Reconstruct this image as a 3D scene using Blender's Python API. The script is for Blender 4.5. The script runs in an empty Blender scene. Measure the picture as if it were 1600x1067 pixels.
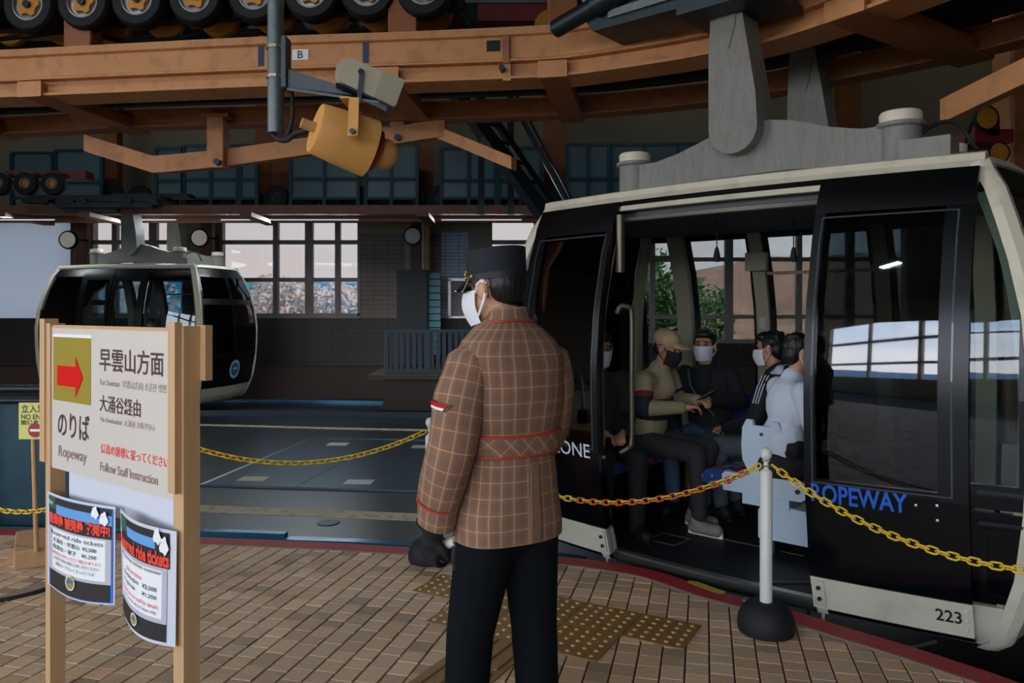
import bpy, bmesh, math, random
from mathutils import Vector, Matrix, noise
random.seed(7)
SC = bpy.context.scene
COL = SC.collection
F, HC, HY = 1200.0, 1.52, 485.0      # focal length in px of the 1600 px frame, eye height, horizon row
# ---------------------------------------------------------------- camera
cam = bpy.data.cameras.new('camera')
cam.sensor_width = 36.0
cam.lens = 36.0 * F / 1600.0
cam.shift_y = -(1067 / 2 - HY) / 1600.0
cam.clip_end = 800
camo = bpy.data.objects.new('camera', cam)
camo.location = (0, 0, HC)
camo.rotation_euler = (math.pi / 2, 0, 0)
COL.objects.link(camo)
SC.camera = camo
# ---------------------------------------------------------------- view
vs = SC.view_settings
vs.view_transform = 'Standard'
vs.look = 'None'
vs.exposure = -0.22
vs.gamma = 1.0
vs.use_curve_mapping = False
# ---------------------------------------------------------------- sky
SKY = 13.0
wd = bpy.data.worlds.new('sky'); SC.world = wd
wd.use_nodes = True
nt = wd.node_tree; nt.nodes.clear()
def wn(t, **k):
    n = nt.nodes.new(t)
    for a, b in k.items(): setattr(n, a, b)
    return n
tc = wn('ShaderNodeTexCoord'); sep = wn('ShaderNodeSeparateXYZ')
nt.links.new(tc.outputs['Generated'], sep.inputs[0])
rp = wn('ShaderNodeValToRGB')
el = rp.color_ramp.elements
el[0].position = 0.0; el[0].color = (.93, .88, .87, 1)
el[1].position = 1.0; el[1].color = (.16, .36, .72, 1)
e = el.new(.10); e.color = (.90, .87, .88, 1)
e = el.new(.22); e.color = (.50, .66, .90, 1)
e = el.new(.5); e.color = (.26, .48, .84, 1)
nt.links.new(sep.outputs[2], rp.inputs[0])
mp = wn('ShaderNodeMapping'); mp.inputs['Scale'].default_value = (2.2, 2.2, 7)
nt.links.new(tc.outputs['Generated'], mp.inputs[0])
ns = wn('ShaderNodeTexNoise'); ns.inputs['Scale'].default_value = 1.7; ns.inputs['Detail'].default_value = 8
nt.links.new(mp.outputs[0], ns.inputs['Vector'])
cr = wn('ShaderNodeValToRGB'); cr.color_ramp.elements[0].position = .47; cr.color_ramp.elements[1].position = .62
nt.links.new(ns.outputs['Fac'], cr.inputs[0])
mx = wn('ShaderNodeMix', data_type='RGBA')
nt.links.new(cr.outputs[0], mx.inputs[0]); nt.links.new(rp.outputs[0], mx.inputs[6])
mx.inputs[7].default_value = (.95, .95, .97, 1)
bg = wn('ShaderNodeBackground'); bg.inputs[1].default_value = SKY
nt.links.new(mx.outputs[2], bg.inputs[0])
ow = wn('ShaderNodeOutputWorld'); nt.links.new(bg.outputs[0], ow.inputs[0])

def area(name, loc, rot, sx, sy, power, col, portal=False):
    l = bpy.data.lights.new(name, 'AREA'); l.shape = 'RECTANGLE'; l.size = sx; l.size_y = sy
    l.energy = power; l.color = col
    o = bpy.data.objects.new(name, l); o.location = loc; o.rotation_euler = rot
    COL.objects.link(o)
    if portal: l.cycles.is_portal = True
    return o
# daylight comes in through the long windows behind and to the left of the platform, and through the far hall windows
area('window_daylight_left', (-11.9, -1.6, 3.05), (0, -math.pi / 2, 0), 3.1, 9.4, 1, (1, 1, 1), True)
area('window_daylight_behind', (-5.0, -6.9, 3.05), (math.pi / 2, 0, 0), 11.4, 3.1, 1, (1, 1, 1), True)
area('window_daylight_far', (-4.6, 16.62, 2.3), (-math.pi / 2, 0, 0), 7.0, 2.1, 1, (1, 1, 1), True)
area('window_daylight_far_right', (4.0, 16.62, 2.3), (-math.pi / 2, 0, 0), 9.0, 2.1, 1, (1, 1, 1), True)

sun = bpy.data.lights.new('sun', 'SUN'); sun.energy = 42; sun.angle = .01; sun.color = (1, .93, .85)
suno = bpy.data.objects.new('sun', sun); suno.rotation_euler = Vector((-.85, 0, -.5)).to_track_quat('-Z', 'Y').to_euler(); COL.objects.link(suno)
# ---------------------------------------------------------------- helpers
WM = {}
def s2l(c):
    c = c / 255.0
    return c / 12.92 if c <= .04045 else ((c + .055) / 1.055) ** 2.4
def rgb(c): return (s2l(c[0]), s2l(c[1]), s2l(c[2]), 1)
def W(px, py, d): return Vector(((px - 800) / F * d, d, HC - (py - HY) / F * d))
def G(px, py, z=0.0):
    d = (HC - z) * F / (py - HY)
    return Vector(((px - 800) / F * d, d, z))

MATS = {}
def mat(name, c, rough=.6, metal=0., var=.12, vs_=6., bump=0., bs=60., spec=.5, wear=None, wear_amt=.5, emit=None, es=0, stretch=None):
    m = bpy.data.materials.new(name); m.use_nodes = True
    t = m.node_tree; N = t.nodes; L = t.links
    b = N['Principled BSDF']
    b.inputs['Roughness'].default_value = rough; b.inputs['Metallic'].default_value = metal
    b.inputs['Specular IOR Level'].default_value = spec
    tcn = N.new('ShaderNodeTexCoord')
    src = tcn.outputs['Object']
    if stretch:
        mpn = N.new('ShaderNodeMapping'); mpn.inputs['Scale'].default_value = stretch
        L.new(src, mpn.inputs[0]); src = mpn.outputs[0]
    n1 = N.new('ShaderNodeTexNoise'); n1.inputs['Scale'].default_value = vs_; n1.inputs['Detail'].default_value = 5
    L.new(src, n1.inputs['Vector'])
    mxn = N.new('ShaderNodeMix'); mxn.data_type = 'RGBA'
    C = rgb(c)
    mxn.inputs[6].default_value = tuple(x * (1 - var * 1.6) for x in C[:3]) + (1,)
    mxn.inputs[7].default_value = tuple(min(1, x * (1 + var * 1.6)) for x in C[:3]) + (1,)
    L.new(n1.outputs['Fac'], mxn.inputs[0])
    out = mxn.outputs[2]
    if wear:
        n2 = N.new('ShaderNodeTexNoise'); n2.inputs['Scale'].default_value = vs_ * 2.7; n2.inputs['Detail'].default_value = 8
        L.new(src, n2.inputs['Vector'])
        r2 = N.new('ShaderNodeValToRGB'); r2.color_ramp.elements[0].position = .52; r2.color_ramp.elements[1].position = .68
        r2.color_ramp.elements[1].color = (wear_amt,) * 3 + (1,)
        L.new(n2.outputs['Fac'], r2.inputs[0])
        m2 = N.new('ShaderNodeMix'); m2.data_type = 'RGBA'
        L.new(r2.outputs[0], m2.inputs[0]); L.new(out, m2.inputs[6]); m2.inputs[7].default_value = rgb(wear)
        out = m2.outputs[2]
    L.new(out, b.inputs['Base Color'])
    if bump:
        n3 = N.new('ShaderNodeTexNoise'); n3.inputs['Scale'].default_value = bs; n3.inputs['Detail'].default_value = 3
        L.new(src, n3.inputs['Vector'])
        bn = N.new('ShaderNodeBump'); bn.inputs['Strength'].default_value = bump; bn.inputs['Distance'].default_value = .01
        L.new(n3.outputs['Fac'], bn.inputs['Height']); L.new(bn.outputs[0], b.inputs['Normal'])
    if emit:
        b.inputs['Emission Color'].default_value = rgb(emit); b.inputs['Emission Strength'].default_value = es
    MATS[name] = m
    return m

def glass(name, tint, refl=.06, rough=.02, fres=True, ior=1.5):
    m = bpy.data.materials.new(name); m.use_nodes = True
    t = m.node_tree; N = t.nodes; L = t.links
    N.remove(N['Principled BSDF'])
    o = N['Material Output']
    tr = N.new('ShaderNodeBsdfTransparent'); tr.inputs[0].default_value = (*tint, 1)
    gl = N.new('ShaderNodeBsdfGlossy'); gl.inputs[0].default_value = (.95, .97, 1, 1); gl.inputs['Roughness'].default_value = rough
    fr = N.new('ShaderNodeFresnel'); fr.inputs[0].default_value = ior
    mxs = N.new('ShaderNodeMixShader')
    L.new(fr.outputs[0], mxs.inputs[0]); L.new(tr.outputs[0], mxs.inputs[1]); L.new(gl.outputs[0], mxs.inputs[2])
    L.new(mxs.outputs[0], o.inputs[0])
    MATS[name] = m
    return m

class MB:
    def __init__(s): s.v = []; s.f = []; s.uv = None
    def add(s, vs, fs, M=None):
        b = len(s.v)
        for p in vs:
            p = Vector(p)
            s.v.append(M @ p if M else p)
        for q in fs: s.f.append(tuple(b + i for i in q))
        return s
    def box(s, x0, x1, y0, y1, z0, z1, M=None):
        vs = [(x0, y0, z0), (x1, y0, z0), (x1, y1, z0), (x0, y1, z0), (x0, y0, z1), (x1, y0, z1), (x1, y1, z1), (x0, y1, z1)]
        return s.add(vs, [(0, 3, 2, 1), (4, 5, 6, 7), (0, 1, 5, 4), (1, 2, 6, 5), (2, 3, 7, 6), (3, 0, 4, 7)], M)
    def cbox(s, c, sz, M=None, ch=0):
        x, y, z = c; a, b, d = sz[0] / 2, sz[1] / 2, sz[2] / 2
        if not ch: return s.box(x - a, x + a, y - b, y + b, z - d, z + d, M)
        vs = []; 
        for zz, k in ((z - d, ch), (z - d + ch, 0), (z + d - ch, 0), (z + d, ch)):
            aa, bb = a - k, b - k; c_ = ch
            vs += [(x - aa, y - bb + c_, zz), (x - aa + c_, y - bb, zz), (x + aa - c_, y - bb, zz), (x + aa, y - bb + c_, zz), (x + aa, y + bb - c_, zz), (x + aa - c_, y + bb, zz), (x - aa + c_, y + bb, zz), (x - aa, y + bb - c_, zz)]
        fs = [tuple(range(7, -1, -1)), tuple(range(24, 32))]
        for r in range(3):
            for i in range(8): fs.append((r * 8 + i, r * 8 + (i + 1) % 8, r * 8 + 8 + (i + 1) % 8, r * 8 + 8 + i))
        return s.add(vs, fs, M)
    def loft(s, rings, caps=True, closed=True, M=None):
        n = len(rings[0]); vs = [p for r in rings for p in r]; fs = []
        for i in range(len(rings) - 1):
            for j in range(n if closed else n - 1):
                k = (j + 1) % n
                fs.append((i * n + j, i * n + k, (i + 1) * n + k, (i + 1) * n + j))
        if caps and closed:
            fs.append(tuple(range(n - 1, -1, -1))); fs.append(tuple((len(rings) - 1) * n + j for j in range(n)))
        return s.add(vs, fs, M)
    def tube(s, path, r, n=8, M=None, flat=None):
        path = [Vector(p) for p in path]; rings = []
        T0 = (path[1] - path[0]).normalized()
        a = Vector((0, 0, 1)) if abs(T0.z) < .9 else Vector((1, 0, 0))
        N = (a - T0 * a.dot(T0)).normalized()
        for i, p in enumerate(path):
            T = (path[min(i + 1, len(path) - 1)] - path[max(i - 1, 0)]).normalized()
            N = (N - T * N.dot(T)).normalized(); B = T.cross(N)
            rr = r[i] if isinstance(r, (list, tuple)) else r
            rings.append([p + N * (math.cos(t) * rr) + B * (math.sin(t) * rr * (flat or 1)) for t in [2 * math.pi * k / n for k in range(n)]])
        return s.loft(rings, M=M)
    def cyl(s, p0, p1, r, r2=None, n=16, M=None):
        return s.tube([p0, p1], [r, r if r2 is None else r2], n, M)
    def lathe(s, prof, n=20, M=None):
        rings = [[Vector((r * math.cos(2 * math.pi * k / n), r * math.sin(2 * math.pi * k / n), z)) for k in range(n)] for r, z in prof]
        if prof[0][0] > .02 and prof[-1][0] > .02: return s.loft(rings + [rings[0]], caps=False, M=M)
        return s.loft(rings, M=M)
    def prism(s, pts, o, ax, ay, az, t):
        """polygon pts in plane (ax, ay) at o, extruded along az by t"""
        o, ax, ay, az = Vector(o), Vector(ax), Vector(ay), Vector(az)
        a = [o + ax * x + ay * y for x, y in pts]; b = [p + az * t for p in a]
        n = len(pts)
        area2 = sum(pts[i][0] * pts[(i + 1) % n][1] - pts[(i + 1) % n][0] * pts[i][1] for i in range(n))
        flip = (area2 > 0) != (ax.cross(ay).dot(az) * t < 0)
        fs = [tuple(range(n)), tuple(range(2 * n - 1, n - 1, -1))] + [(i, i + n, (i + 1) % n + n, (i + 1) % n) for i in range(n)]
        if flip: fs = [q[::-1] for q in fs]
        return s.add(a + b, fs)
    def sweep(s, path, prof):
        """closed profile (out, up) swept along a plan path; out = right-hand normal of travel"""
        path = [Vector(p) for p in path]; rings = []
        for i, p in enumerate(path):
            T = path[min(i + 1, len(path) - 1)] - path[max(i - 1, 0)]; T.z = 0; T.normalize()
            R = Vector((T.y, -T.x, 0))
            rings.append([p + R * a + Vector((0, 0, b)) for a, b in prof])
        return s.loft(rings)
    def ell(s, c, r, M=None, nu=14, nv=9):
        c = Vector(c); rings = []
        for j in range(1, nv):
            ph = math.pi * j / nv - math.pi / 2
            rings.append([c + Vector((r[0] * math.cos(ph) * math.cos(t), r[1] * math.cos(ph) * math.sin(t), r[2] * math.sin(ph))) for t in [2 * math.pi * k / nu for k in range(nu)]])
        b = len(s.v); s.loft(rings, caps=False, M=M)
        top = c + Vector((0, 0, r[2])); bot = c - Vector((0, 0, r[2]))
        ib = len(s.v); s.v.append(M @ bot if M else bot); it = len(s.v); s.v.append(M @ top if M else top)
        n = nu; last = b + (nv - 2) * n
        for k in range(n):
            s.f.append((ib, b + (k + 1) % n, b + k)); s.f.append((it, last + k, last + (k + 1) % n))
        return s
    def shell(s, fn, u0, u1, v0, v1, nu, nv, t0, t1):
        """slab between fn(u,v,t0) and fn(u,v,t1)"""
        b = len(s.v); A = []; 
        for t in (t0, t1):
            for i in range(nu + 1):
                for j in range(nv + 1):
                    s.v.append(Vector(fn(u0 + (u1 - u0) * i / nu, v0 + (v1 - v0) * j / nv, t)))
        n = nv + 1; o = (nu + 1) * n
        q = []
        for i in range(nu):
            for j in range(nv):
                a = b + i * n + j
                q.append((a, a + n, a + n + 1, a + 1)); q.append((a + o, a + o + 1, a + o + n + 1, a + o + n))
        for i in range(nu):
            a = b + i * n; q.append((a, a + o, a + o + n, a + n)); a += nv; q.append((a, a + n, a + o + n, a + o))
        for j in range(nv):
            a = b + j; q.append((a, a + 1, a + o + 1, a + o)); a += nu * n; q.append((a, a + o, a + o + 1, a + 1))
        s.f += q
        return s
    def build(s, name, m, parent=None, world=True, smooth=None, label=None, fix=False):
        me = bpy.data.meshes.new(name)
        vs = s.v; org = None
        if parent is not None and world:
            Mi = WM[parent].inverted(); vs = [Mi @ p for p in vs]
        elif parent is None and world:
            xs = [p.x for p in vs]; ys = [p.y for p in vs]; zs = [p.z for p in vs]
            org = Vector(((min(xs) + max(xs)) / 2, (min(ys) + max(ys)) / 2, min(zs)))
            vs = [p - org for p in vs]
        me.from_pydata([tuple(p) for p in vs], [], s.f)
        if fix:
            bm = bmesh.new(); bm.from_mesh(me); bmesh.ops.recalc_face_normals(bm, faces=bm.faces); bm.to_mesh(me); bm.free()
        if s.uv:
            ul = me.uv_layers.new(name='UVMap')
            for poly in me.polygons:
                for li, vi in zip(poly.loop_indices, poly.vertices): ul.data[li].uv = s.uv[vi]
        me.update()
        if m: me.materials.append(m)
        o = bpy.data.objects.new(name, me); COL.objects.link(o)
        if smooth:
            me.shade_smooth()
            if smooth is not True and smooth < 180: me.set_sharp_from_angle(angle=math.radians(smooth))
        if parent is not None:
            o.parent = parent; WM[o] = WM[parent]
        elif org is not None:
            o.location = org; WM[o] = Matrix.Translation(org)
        else: WM[o] = Matrix.Identity(4)
        if label: o['label'] = label
        return o

def tag(o, label, cat, group=None, kind=None):
    o['label'] = label
    if cat: o['category'] = cat
    if group: o['group'] = group
    if kind: o['kind'] = kind
    return o
def thing(name, label, cat, loc=(0, 0, 0), rz=0., group=None, kind=None):
    o = bpy.data.objects.new(name, None); COL.objects.link(o)
    o.empty_display_size = .1; o.location = loc; o.rotation_euler = (0, 0, rz)
    WM[o] = Matrix.Translation(Vector(loc)) @ Matrix.Rotation(rz, 4, 'Z')
    return tag(o, label, cat, group, kind)
def struct(o, label): 
    o['kind'] = 'structure'; o['label'] = label; return o
def kids(o): return [c for c in bpy.data.objects if c.parent == o]
def copy_tree(o, loc, rz, label):
    r = o.copy(); COL.objects.link(r); r.location = loc; r.rotation_euler = (0, 0, rz); r['label'] = label
    WM[r] = Matrix.Translation(Vector(loc)) @ Matrix.Rotation(rz, 4, 'Z')
    for c in kids(o):
        d = c.copy(); COL.objects.link(d); d.parent = r; WM[d] = WM[r]
        for g in kids(c):
            h = g.copy(); COL.objects.link(h); h.parent = d; WM[h] = WM[r]
    return r
ORD = ['first', 'second', 'third', 'fourth', 'fifth', 'sixth', 'seventh', 'eighth', 'ninth', 'tenth', 'eleventh', 'twelfth', 'thirteenth', 'fourteenth', 'fifteenth', 'sixteenth', 'seventeenth', 'eighteenth', 'nineteenth', 'twentieth', 'twenty-first', 'twenty-second', 'twenty-third', 'twenty-fourth']

def text_geo(s, size=1., bold=0., shear=0., res=3):
    c = bpy.data.curves.new('txt', 'FONT'); c.body = s; c.size = size; c.offset = bold; c.shear = shear; c.resolution_u = res
    c.align_x = 'LEFT'
    o = bpy.data.objects.new('txt', c); COL.objects.link(o)
    bpy.context.view_layer.update()
    dg = bpy.context.evaluated_depsgraph_get()
    me = bpy.data.meshes.new_from_object(o.evaluated_get(dg))
    vs = [tuple(v.co) for v in me.vertices]; fs = [tuple(p.vertices) for p in me.polygons]
    bpy.data.objects.remove(o); bpy.data.curves.remove(c); bpy.data.meshes.remove(me)
    return vs, fs
def text_on(mb, s, fn, x, y, w, h, bold=0., shear=0.):
    """text stretched to the box x..x+w, y..y+h of a surface map fn(x, y) -> point"""
    vs, fs = text_geo(s, 1., bold, shear)
    if not vs: return
    x0 = min(v[0] for v in vs); x1 = max(v[0] for v in vs); y0 = min(v[1] for v in vs); y1 = max(v[1] for v in vs)
    mb.add([fn(x + (v[0] - x0) / (x1 - x0) * w, y + (v[1] - y0) / (y1 - y0) * h) for v in vs], fs)

def catmull(P, n=8):
    P = [Vector(p) for p in P]; Q = [P[0] * 2 - P[1]] + P + [P[-1] * 2 - P[-2]]; out = []
    for i in range(1, len(Q) - 2):
        a, b, c, d = Q[i - 1:i + 3]
        for k in range(n):
            t = k / n
            out.append(.5 * ((2 * b) + (c - a) * t + (2 * a - 5 * b + 4 * c - d) * t * t + (3 * b - a - 3 * c + d) * t ** 3))
    out.append(P[-1])
    return out
def interp(x, tab):
    if x <= tab[0][0]: return tab[0][1]
    for (a, b), (c, d) in zip(tab, tab[1:]):
        if x <= c:
            t = (x - a) / (c - a); t = t * t * (3 - 2 * t) * .5 + t * .5
            return b + (d - b) * t
    return tab[-1][1]
# ---------------------------------------------------------------- materials
m_beam = mat('beam_paint', (200, 138, 84), .55, var=.10, vs_=3, wear=(120, 76, 48), wear_amt=.35, bump=.05)
m_beam2 = mat('beam_paint_dull', (160, 98, 56), .6, var=.12, vs_=3, wear=(96, 62, 42), wear_amt=.4)
m_farbeam = mat('beam_paint_far', (128, 88, 72), .6, var=.1, vs_=2)
m_steel = mat('grey_steel', (104, 114, 114), .45, .5, var=.18, vs_=25, bump=.1, bs=120)
m_dsteel = mat('dark_steel', (46, 56, 62), .42, .7, var=.2, vs_=9, bump=.1)
m_tealsteel = mat('teal_steel', (34, 70, 84), .45, .25, var=.15, vs_=5)
m_black = mat('black_rubber', (14, 14, 16), .7, var=.2, vs_=14, bump=.15)
m_rim = mat('orange_rim', (205, 138, 44), .45, .1, var=.1)
m_grey = mat('pulley_grey', (150, 150, 150), .4, .6)
m_red = mat('red_machine', (122, 26, 34), .5, var=.15)
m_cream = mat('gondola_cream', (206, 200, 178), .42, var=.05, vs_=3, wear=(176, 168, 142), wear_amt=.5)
m_navy = mat('gondola_navy', (8, 10, 14), .16, var=.1, spec=.4)
m_navyframe = mat('gondola_black_trim', (8, 10, 13), .3, var=.1, spec=.35)
m_armgrey = mat('weathered_grey_paint', (126, 128, 124), .6, var=.14, vs_=4, wear=(128, 104, 72), wear_amt=.6, bump=.1, stretch=(6, 6, 1))
m_cap = mat('cream_cap', (222, 214, 194), .5, var=.05)
m_chrome = mat('brushed_metal', (190, 188, 178), .28, .9, var=.06)
m_doorglass = glass('door_dark_glass', (.42, .44, .46), ior=1.62)
m_sideglass = glass('side_glass', (.80, .87, .90), ior=1.45)
m_winglass = glass('hall_window_glass', (.240, .235, .234), ior=1.35)
m_midglass = glass('clear_glass', (.72, .8, .82), ior=1.4)
m_wood = mat('pale_wood', (196, 156, 112), .55, var=.09, vs_=3, stretch=(14, 14, 1.2), bump=.05)
m_wood2 = mat('plain_wood', (186, 142, 96), .6, var=.1, vs_=4, stretch=(3, 12, 3))
m_board = mat('sign_board', (204, 196, 184), .45, var=.02)
m_gold = mat('gold_panel', (160, 142, 52), .25, var=.03)
m_redprint = mat('red_print', (210, 10, 10), .7, var=0, spec=.15)
m_brownprint = mat('dark_brown_print', (66, 34, 32), .6, var=0)
m_greyprint = mat('taupe_print', (140, 112, 104), .6, var=0)
m_orangeprint = mat('orange_red_print', (232, 62, 40), .6, var=0)
m_white = mat('white_print', (236, 236, 234), .5, var=.01)
m_paper = mat('white_paper', (206, 208, 216), .6, var=.02)
m_blueprint = mat('blue_print', (38, 104, 190), .5, var=.06)
m_skyprint = mat('light_blue_print', (96, 158, 218), .5, var=.1)
m_blackprint = mat('black_print', (28, 28, 28), .5, var=.05)
m_greenprint = mat('green_print', (38, 92, 66), .5, var=.05)
m_greyprint2 = mat('grey_print', (186, 182, 192), .5, var=.03)
m_darkgreyprint = mat('charcoal_text', (70, 70, 80), .6, var=0)
m_royal = mat('royal_blue_lettering', (28, 98, 205), .5, var=0)
m_yellow = mat('yellow_plastic', (226, 190, 44), .4, var=.05)
m_orange = mat('orange_red_plastic', (214, 84, 44), .4, var=.05)
m_postwhite = mat('white_post', (218, 216, 210), .4, var=.03)
m_speaker = mat('speaker_tan', (216, 158, 84), .5, var=.06, vs_=3)
m_camera = mat('camera_beige', (186, 180, 150), .5, var=.03)
m_mask = mat('white_mask', (224, 224, 228), .8, var=.02)
m_skin = mat('skin', (196, 146, 112), .5, var=.05, vs_=9)
m_skin2 = mat('skin_warm', (184, 130, 98), .5, var=.06, vs_=9)
m_hair = mat('black_hair', (17, 15, 15), .5, var=.3, vs_=30, bump=.5, bs=90, stretch=(1, 1, .35))
m_hat = mat('navy_hat_cloth', (13, 19, 28), .8, var=.1, bump=.1, bs=300)
m_trouser = mat('dark_navy_trousers', (11, 15, 19), .9, spec=.15, var=.2, vs_=4, bump=.15, bs=18)
m_glove = mat('black_glove', (14, 14, 15), .8)
# ================================================================ the setting
# platform edge (X, depth), convex towards the track
EDGE = [(-9, 6.1), (-6, 5.66), (-4, 5.4), (-2.098, 5.138), (-1.256, 5.025), (-.739, 4.93), (.25, 4.74), (.636, 4.59), (.853, 4.45), (1.092, 4.17), (1.39, 3.906), (1.596, 3.67), (1.767, 3.494), (1.927, 3.304), (2.04, 3.16), (2.25, 2.8), (2.42, 2.35), (2.55, 1.6), (2.6, .4), (2.6, -6.9)]
EC = [Vector((p.x, p.y, 0)) for p in catmull([(x, y, 0) for x, y in EDGE], 5)]
def edge_off(o):
    out = []
    for i, p in enumerate(EC):
        T = (EC[min(i + 1, len(EC) - 1)] - EC[max(i - 1, 0)]).normalized()
        out.append(p + Vector((-T.y, T.x, 0)) * -o)      # + o = towards the platform
    return out
def inside_edge(x, y, o):
    """signed clearance of a platform point to the edge, minus o"""
    best = 1e9; sg = 1
    for a, b in zip(EC, EC[1:]):
        d = b - a; t = max(0, min(1, ((x - a.x) * d.x + (y - a.y) * d.y) / d.length_squared))
        qx, qy = x - a.x - d.x * t, y - a.y - d.y * t
        r = qx * qx + qy * qy
        if r < best: best = r; sg = -1 if d.x * qy - d.y * qx > 0 else 1
    return math.sqrt(best) * sg - o

m_grout = mat('dark_grout', (52, 47, 42), .9, var=.15, vs_=20)
def paver_mat():
    m = mat('paver_stone', (200, 174, 146), .55, var=.14, vs_=40, bump=.25, bs=160)
    t = m.node_tree; N = t.nodes; L = t.links; b = N['Principled BSDF']
    src = b.inputs['Base Color'].links[0].from_socket
    oi = N.new('ShaderNodeObjectInfo'); at = N.new('ShaderNodeAttribute'); at.attribute_name = 'rnd'
    ad = N.new('ShaderNodeMath'); ad.operation = 'ADD'; L.new(oi.outputs['Random'], ad.inputs[0]); L.new(at.outputs['Fac'], ad.inputs[1])
    fr = N.new('ShaderNodeMath'); fr.operation = 'FRACT'; L.new(ad.outputs[0], fr.inputs[0])
    rp = N.new('ShaderNodeValToRGB'); el = rp.color_ramp.elements
    el[0].position = 0; el[0].color = (.50, .46, .42, 1); el[1].position = 1; el[1].color = (1.22, 1.14, 1.04, 1)
    for p, c in ((.12, (.78, .70, .60, 1)), (.35, (.98, .86, .70, 1)), (.55, (1.08, .98, .86, 1)), (.75, (.86, .86, .84, 1)), (.9, (1.1, .92, .76, 1))):
        e = el.new(p); e.color = c
    L.new(fr.outputs[0], rp.inputs[0])
    mu = N.new('ShaderNodeMix'); mu.data_type = 'RGBA'; mu.blend_type = 'MULTIPLY'; mu.inputs[0].default_value = 1
    L.new(src, mu.inputs[6]); L.new(rp.outputs[0], mu.inputs[7]); L.new(mu.outputs[2], b.inputs['Base Color'])
    return m
m_paver = paver_mat()
# slab
mb = MB()
top = [Vector((p.x, p.y, -.010)) for p in EC] + [Vector((-12, -6.9, -.010)), Vector((-12, 6.5, -.010))]
bot = [Vector((p.x, p.y, -.42)) for p in top]
n = len(top)
mb.add(top + bot, [tuple(range(n - 1, -1, -1))] + [tuple(range(n, 2 * n))] + [(i, (i + 1) % n, (i + 1) % n + n, i + n) for i in range(n)])
floor = struct(mb.build('floor', m_grout, world=True, fix=True), 'platform floor of small tan pavers with curved edge')
# pavers
TH = math.radians(14.1)
EX = Vector((math.sin(TH), math.cos(TH), 0)); PX = Vector((math.cos(TH), -math.sin(TH), 0))
ROW = .1013
tiles = []
for r in range(-75, 70):
    p0 = .0191 + r * ROW; q = -4.2 + random.random() * .1
    while q < 7.0:
        ln = random.choice((.085, .1, .1, .115, .13))
        c = PX * (p0 + ROW / 2) + EX * (q + ln / 2)
        q += ln
        if c.x < -7 or c.y < -2.5: continue
        if c.y > 1 or c.x > 0:
            if inside_edge(c.x, c.y, .085) < 0: continue
        elif c.x > 2.4: continue
        tiles.append((c, ln))
def paver_geo(ln, j=.0035, ch=.003):
    a, b = ROW / 2 - j, ln / 2 - j * .6
    vs = [];
    for z, k in ((-.012, 0), (-ch, 0), (0, ch)):
        for sx, sy in ((-1, -1), (1, -1), (1, 1), (-1, 1)):
            vs.append(PX * (sx * (a - k)) + EX * (sy * (b - k)) + Vector((0, 0, z)))
    fs = [(8, 11, 10, 9)]
    for r_ in range(2):
        for i in range(4): fs.append((r_ * 4 + i, r_ * 4 + 4 + i, r_ * 4 + 4 + (i + 1) % 4, r_ * 4 + (i + 1) % 4))
    return vs, fs
vis = []; rest = []
for c, ln in tiles:
    ok = False
    if c.y > 2.5:
        px = 800 + c.x / c.y * F; py = HY + HC / c.y * F
        hid = 690 < px < 860 or 270 < px < 312 or 75 < px < 180 and py < 930 or 180 < px < 280 and py < 1000
        ok = -10 < px < 1610 and py < 1075 and not hid
    (vis if ok else rest).append((c, ln))
vis.sort(key=lambda t: t[0].y)
rest += vis[300:]; vis = vis[:300]
pmesh = {}
for ln in (.085, .1, .115, .13):
    me = bpy.data.meshes.new('paver'); v_, f_ = paver_geo(ln)
    me.from_pydata([tuple(p) for p in v_], [], [q[::-1] for q in f_]); me.materials.append(m_paver); pmesh[ln] = me
for c, ln in vis:
    o = bpy.data.objects.new('paver', pmesh[ln]); COL.objects.link(o); o.parent = floor
    o.location = Vector((c.x, c.y, random.uniform(-.0012, .0008))) - floor.location
mb = MB(); rv = []
for c, ln in rest:
    v_, f_ = paver_geo(ln); dz = random.uniform(-.0012, .0008); mb.add([p + c + Vector((0, 0, dz)) for p in v_], [q[::-1] for q in f_]); rv += [random.random()] * len(f_)
po = mb.build('paver_field', m_paver, floor); po['kind'] = 'stuff'
at = po.data.attributes.new('rnd', 'FLOAT', 'FACE'); at.data.foreach_set('value', rv)
# red edge strip, thin grey joint
m_redpaint = mat('red_edge_paint', (160, 40, 42), .6, var=.2, vs_=5, wear=(150, 90, 84), wear_amt=.4, bump=.1)
m_kerb = mat('kerb_concrete', (128, 118, 108), .8, var=.1)
def strip(o0, o1, z0, z1, name, m, i0=0, i1=None, parent=None):
    a = edge_off(o0)[i0:i1]; b = edge_off(o1)[i0:i1]; mb = MB()
    mb.loft([[Vector((p.x, p.y, z0)), Vector((q.x, q.y, z0)), Vector((q.x, q.y, z1)), Vector((p.x, p.y, z1))] for p, q in zip(a, b)])
    return mb.build(name, m, parent, fix=True)
struct(strip(-.004, .125, -.012, .004, 'trim_1', m_redpaint), 'red painted strip along the platform edge')
strip(.125, .138, -.012, .003, 'edge_joint', m_kerb, parent=floor)
# yellow sticker on the red strip
a = G(1078, 908, .0045); b = G(1122, 924, .0045); t_ = (b - a).normalized(); nn = Vector((-t_.y, t_.x, 0))
mb = MB(); mb.prism([(0, -.025), (.22, -.025), (.235, .0), (.22, .028), (.03, .03), (-.012, .005)], a - Vector((0, 0, .001)), t_, nn, (0, 0, 1), .0015)
m_sticker = mat('yellow_sticker', (176, 160, 40), .5, var=.15, vs_=40, wear=(110, 90, 30), wear_amt=.6)
tag(mb.build('floor_sticker', m_sticker, fix=True), 'worn yellow sticker on the red platform edge', 'sticker')
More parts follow.
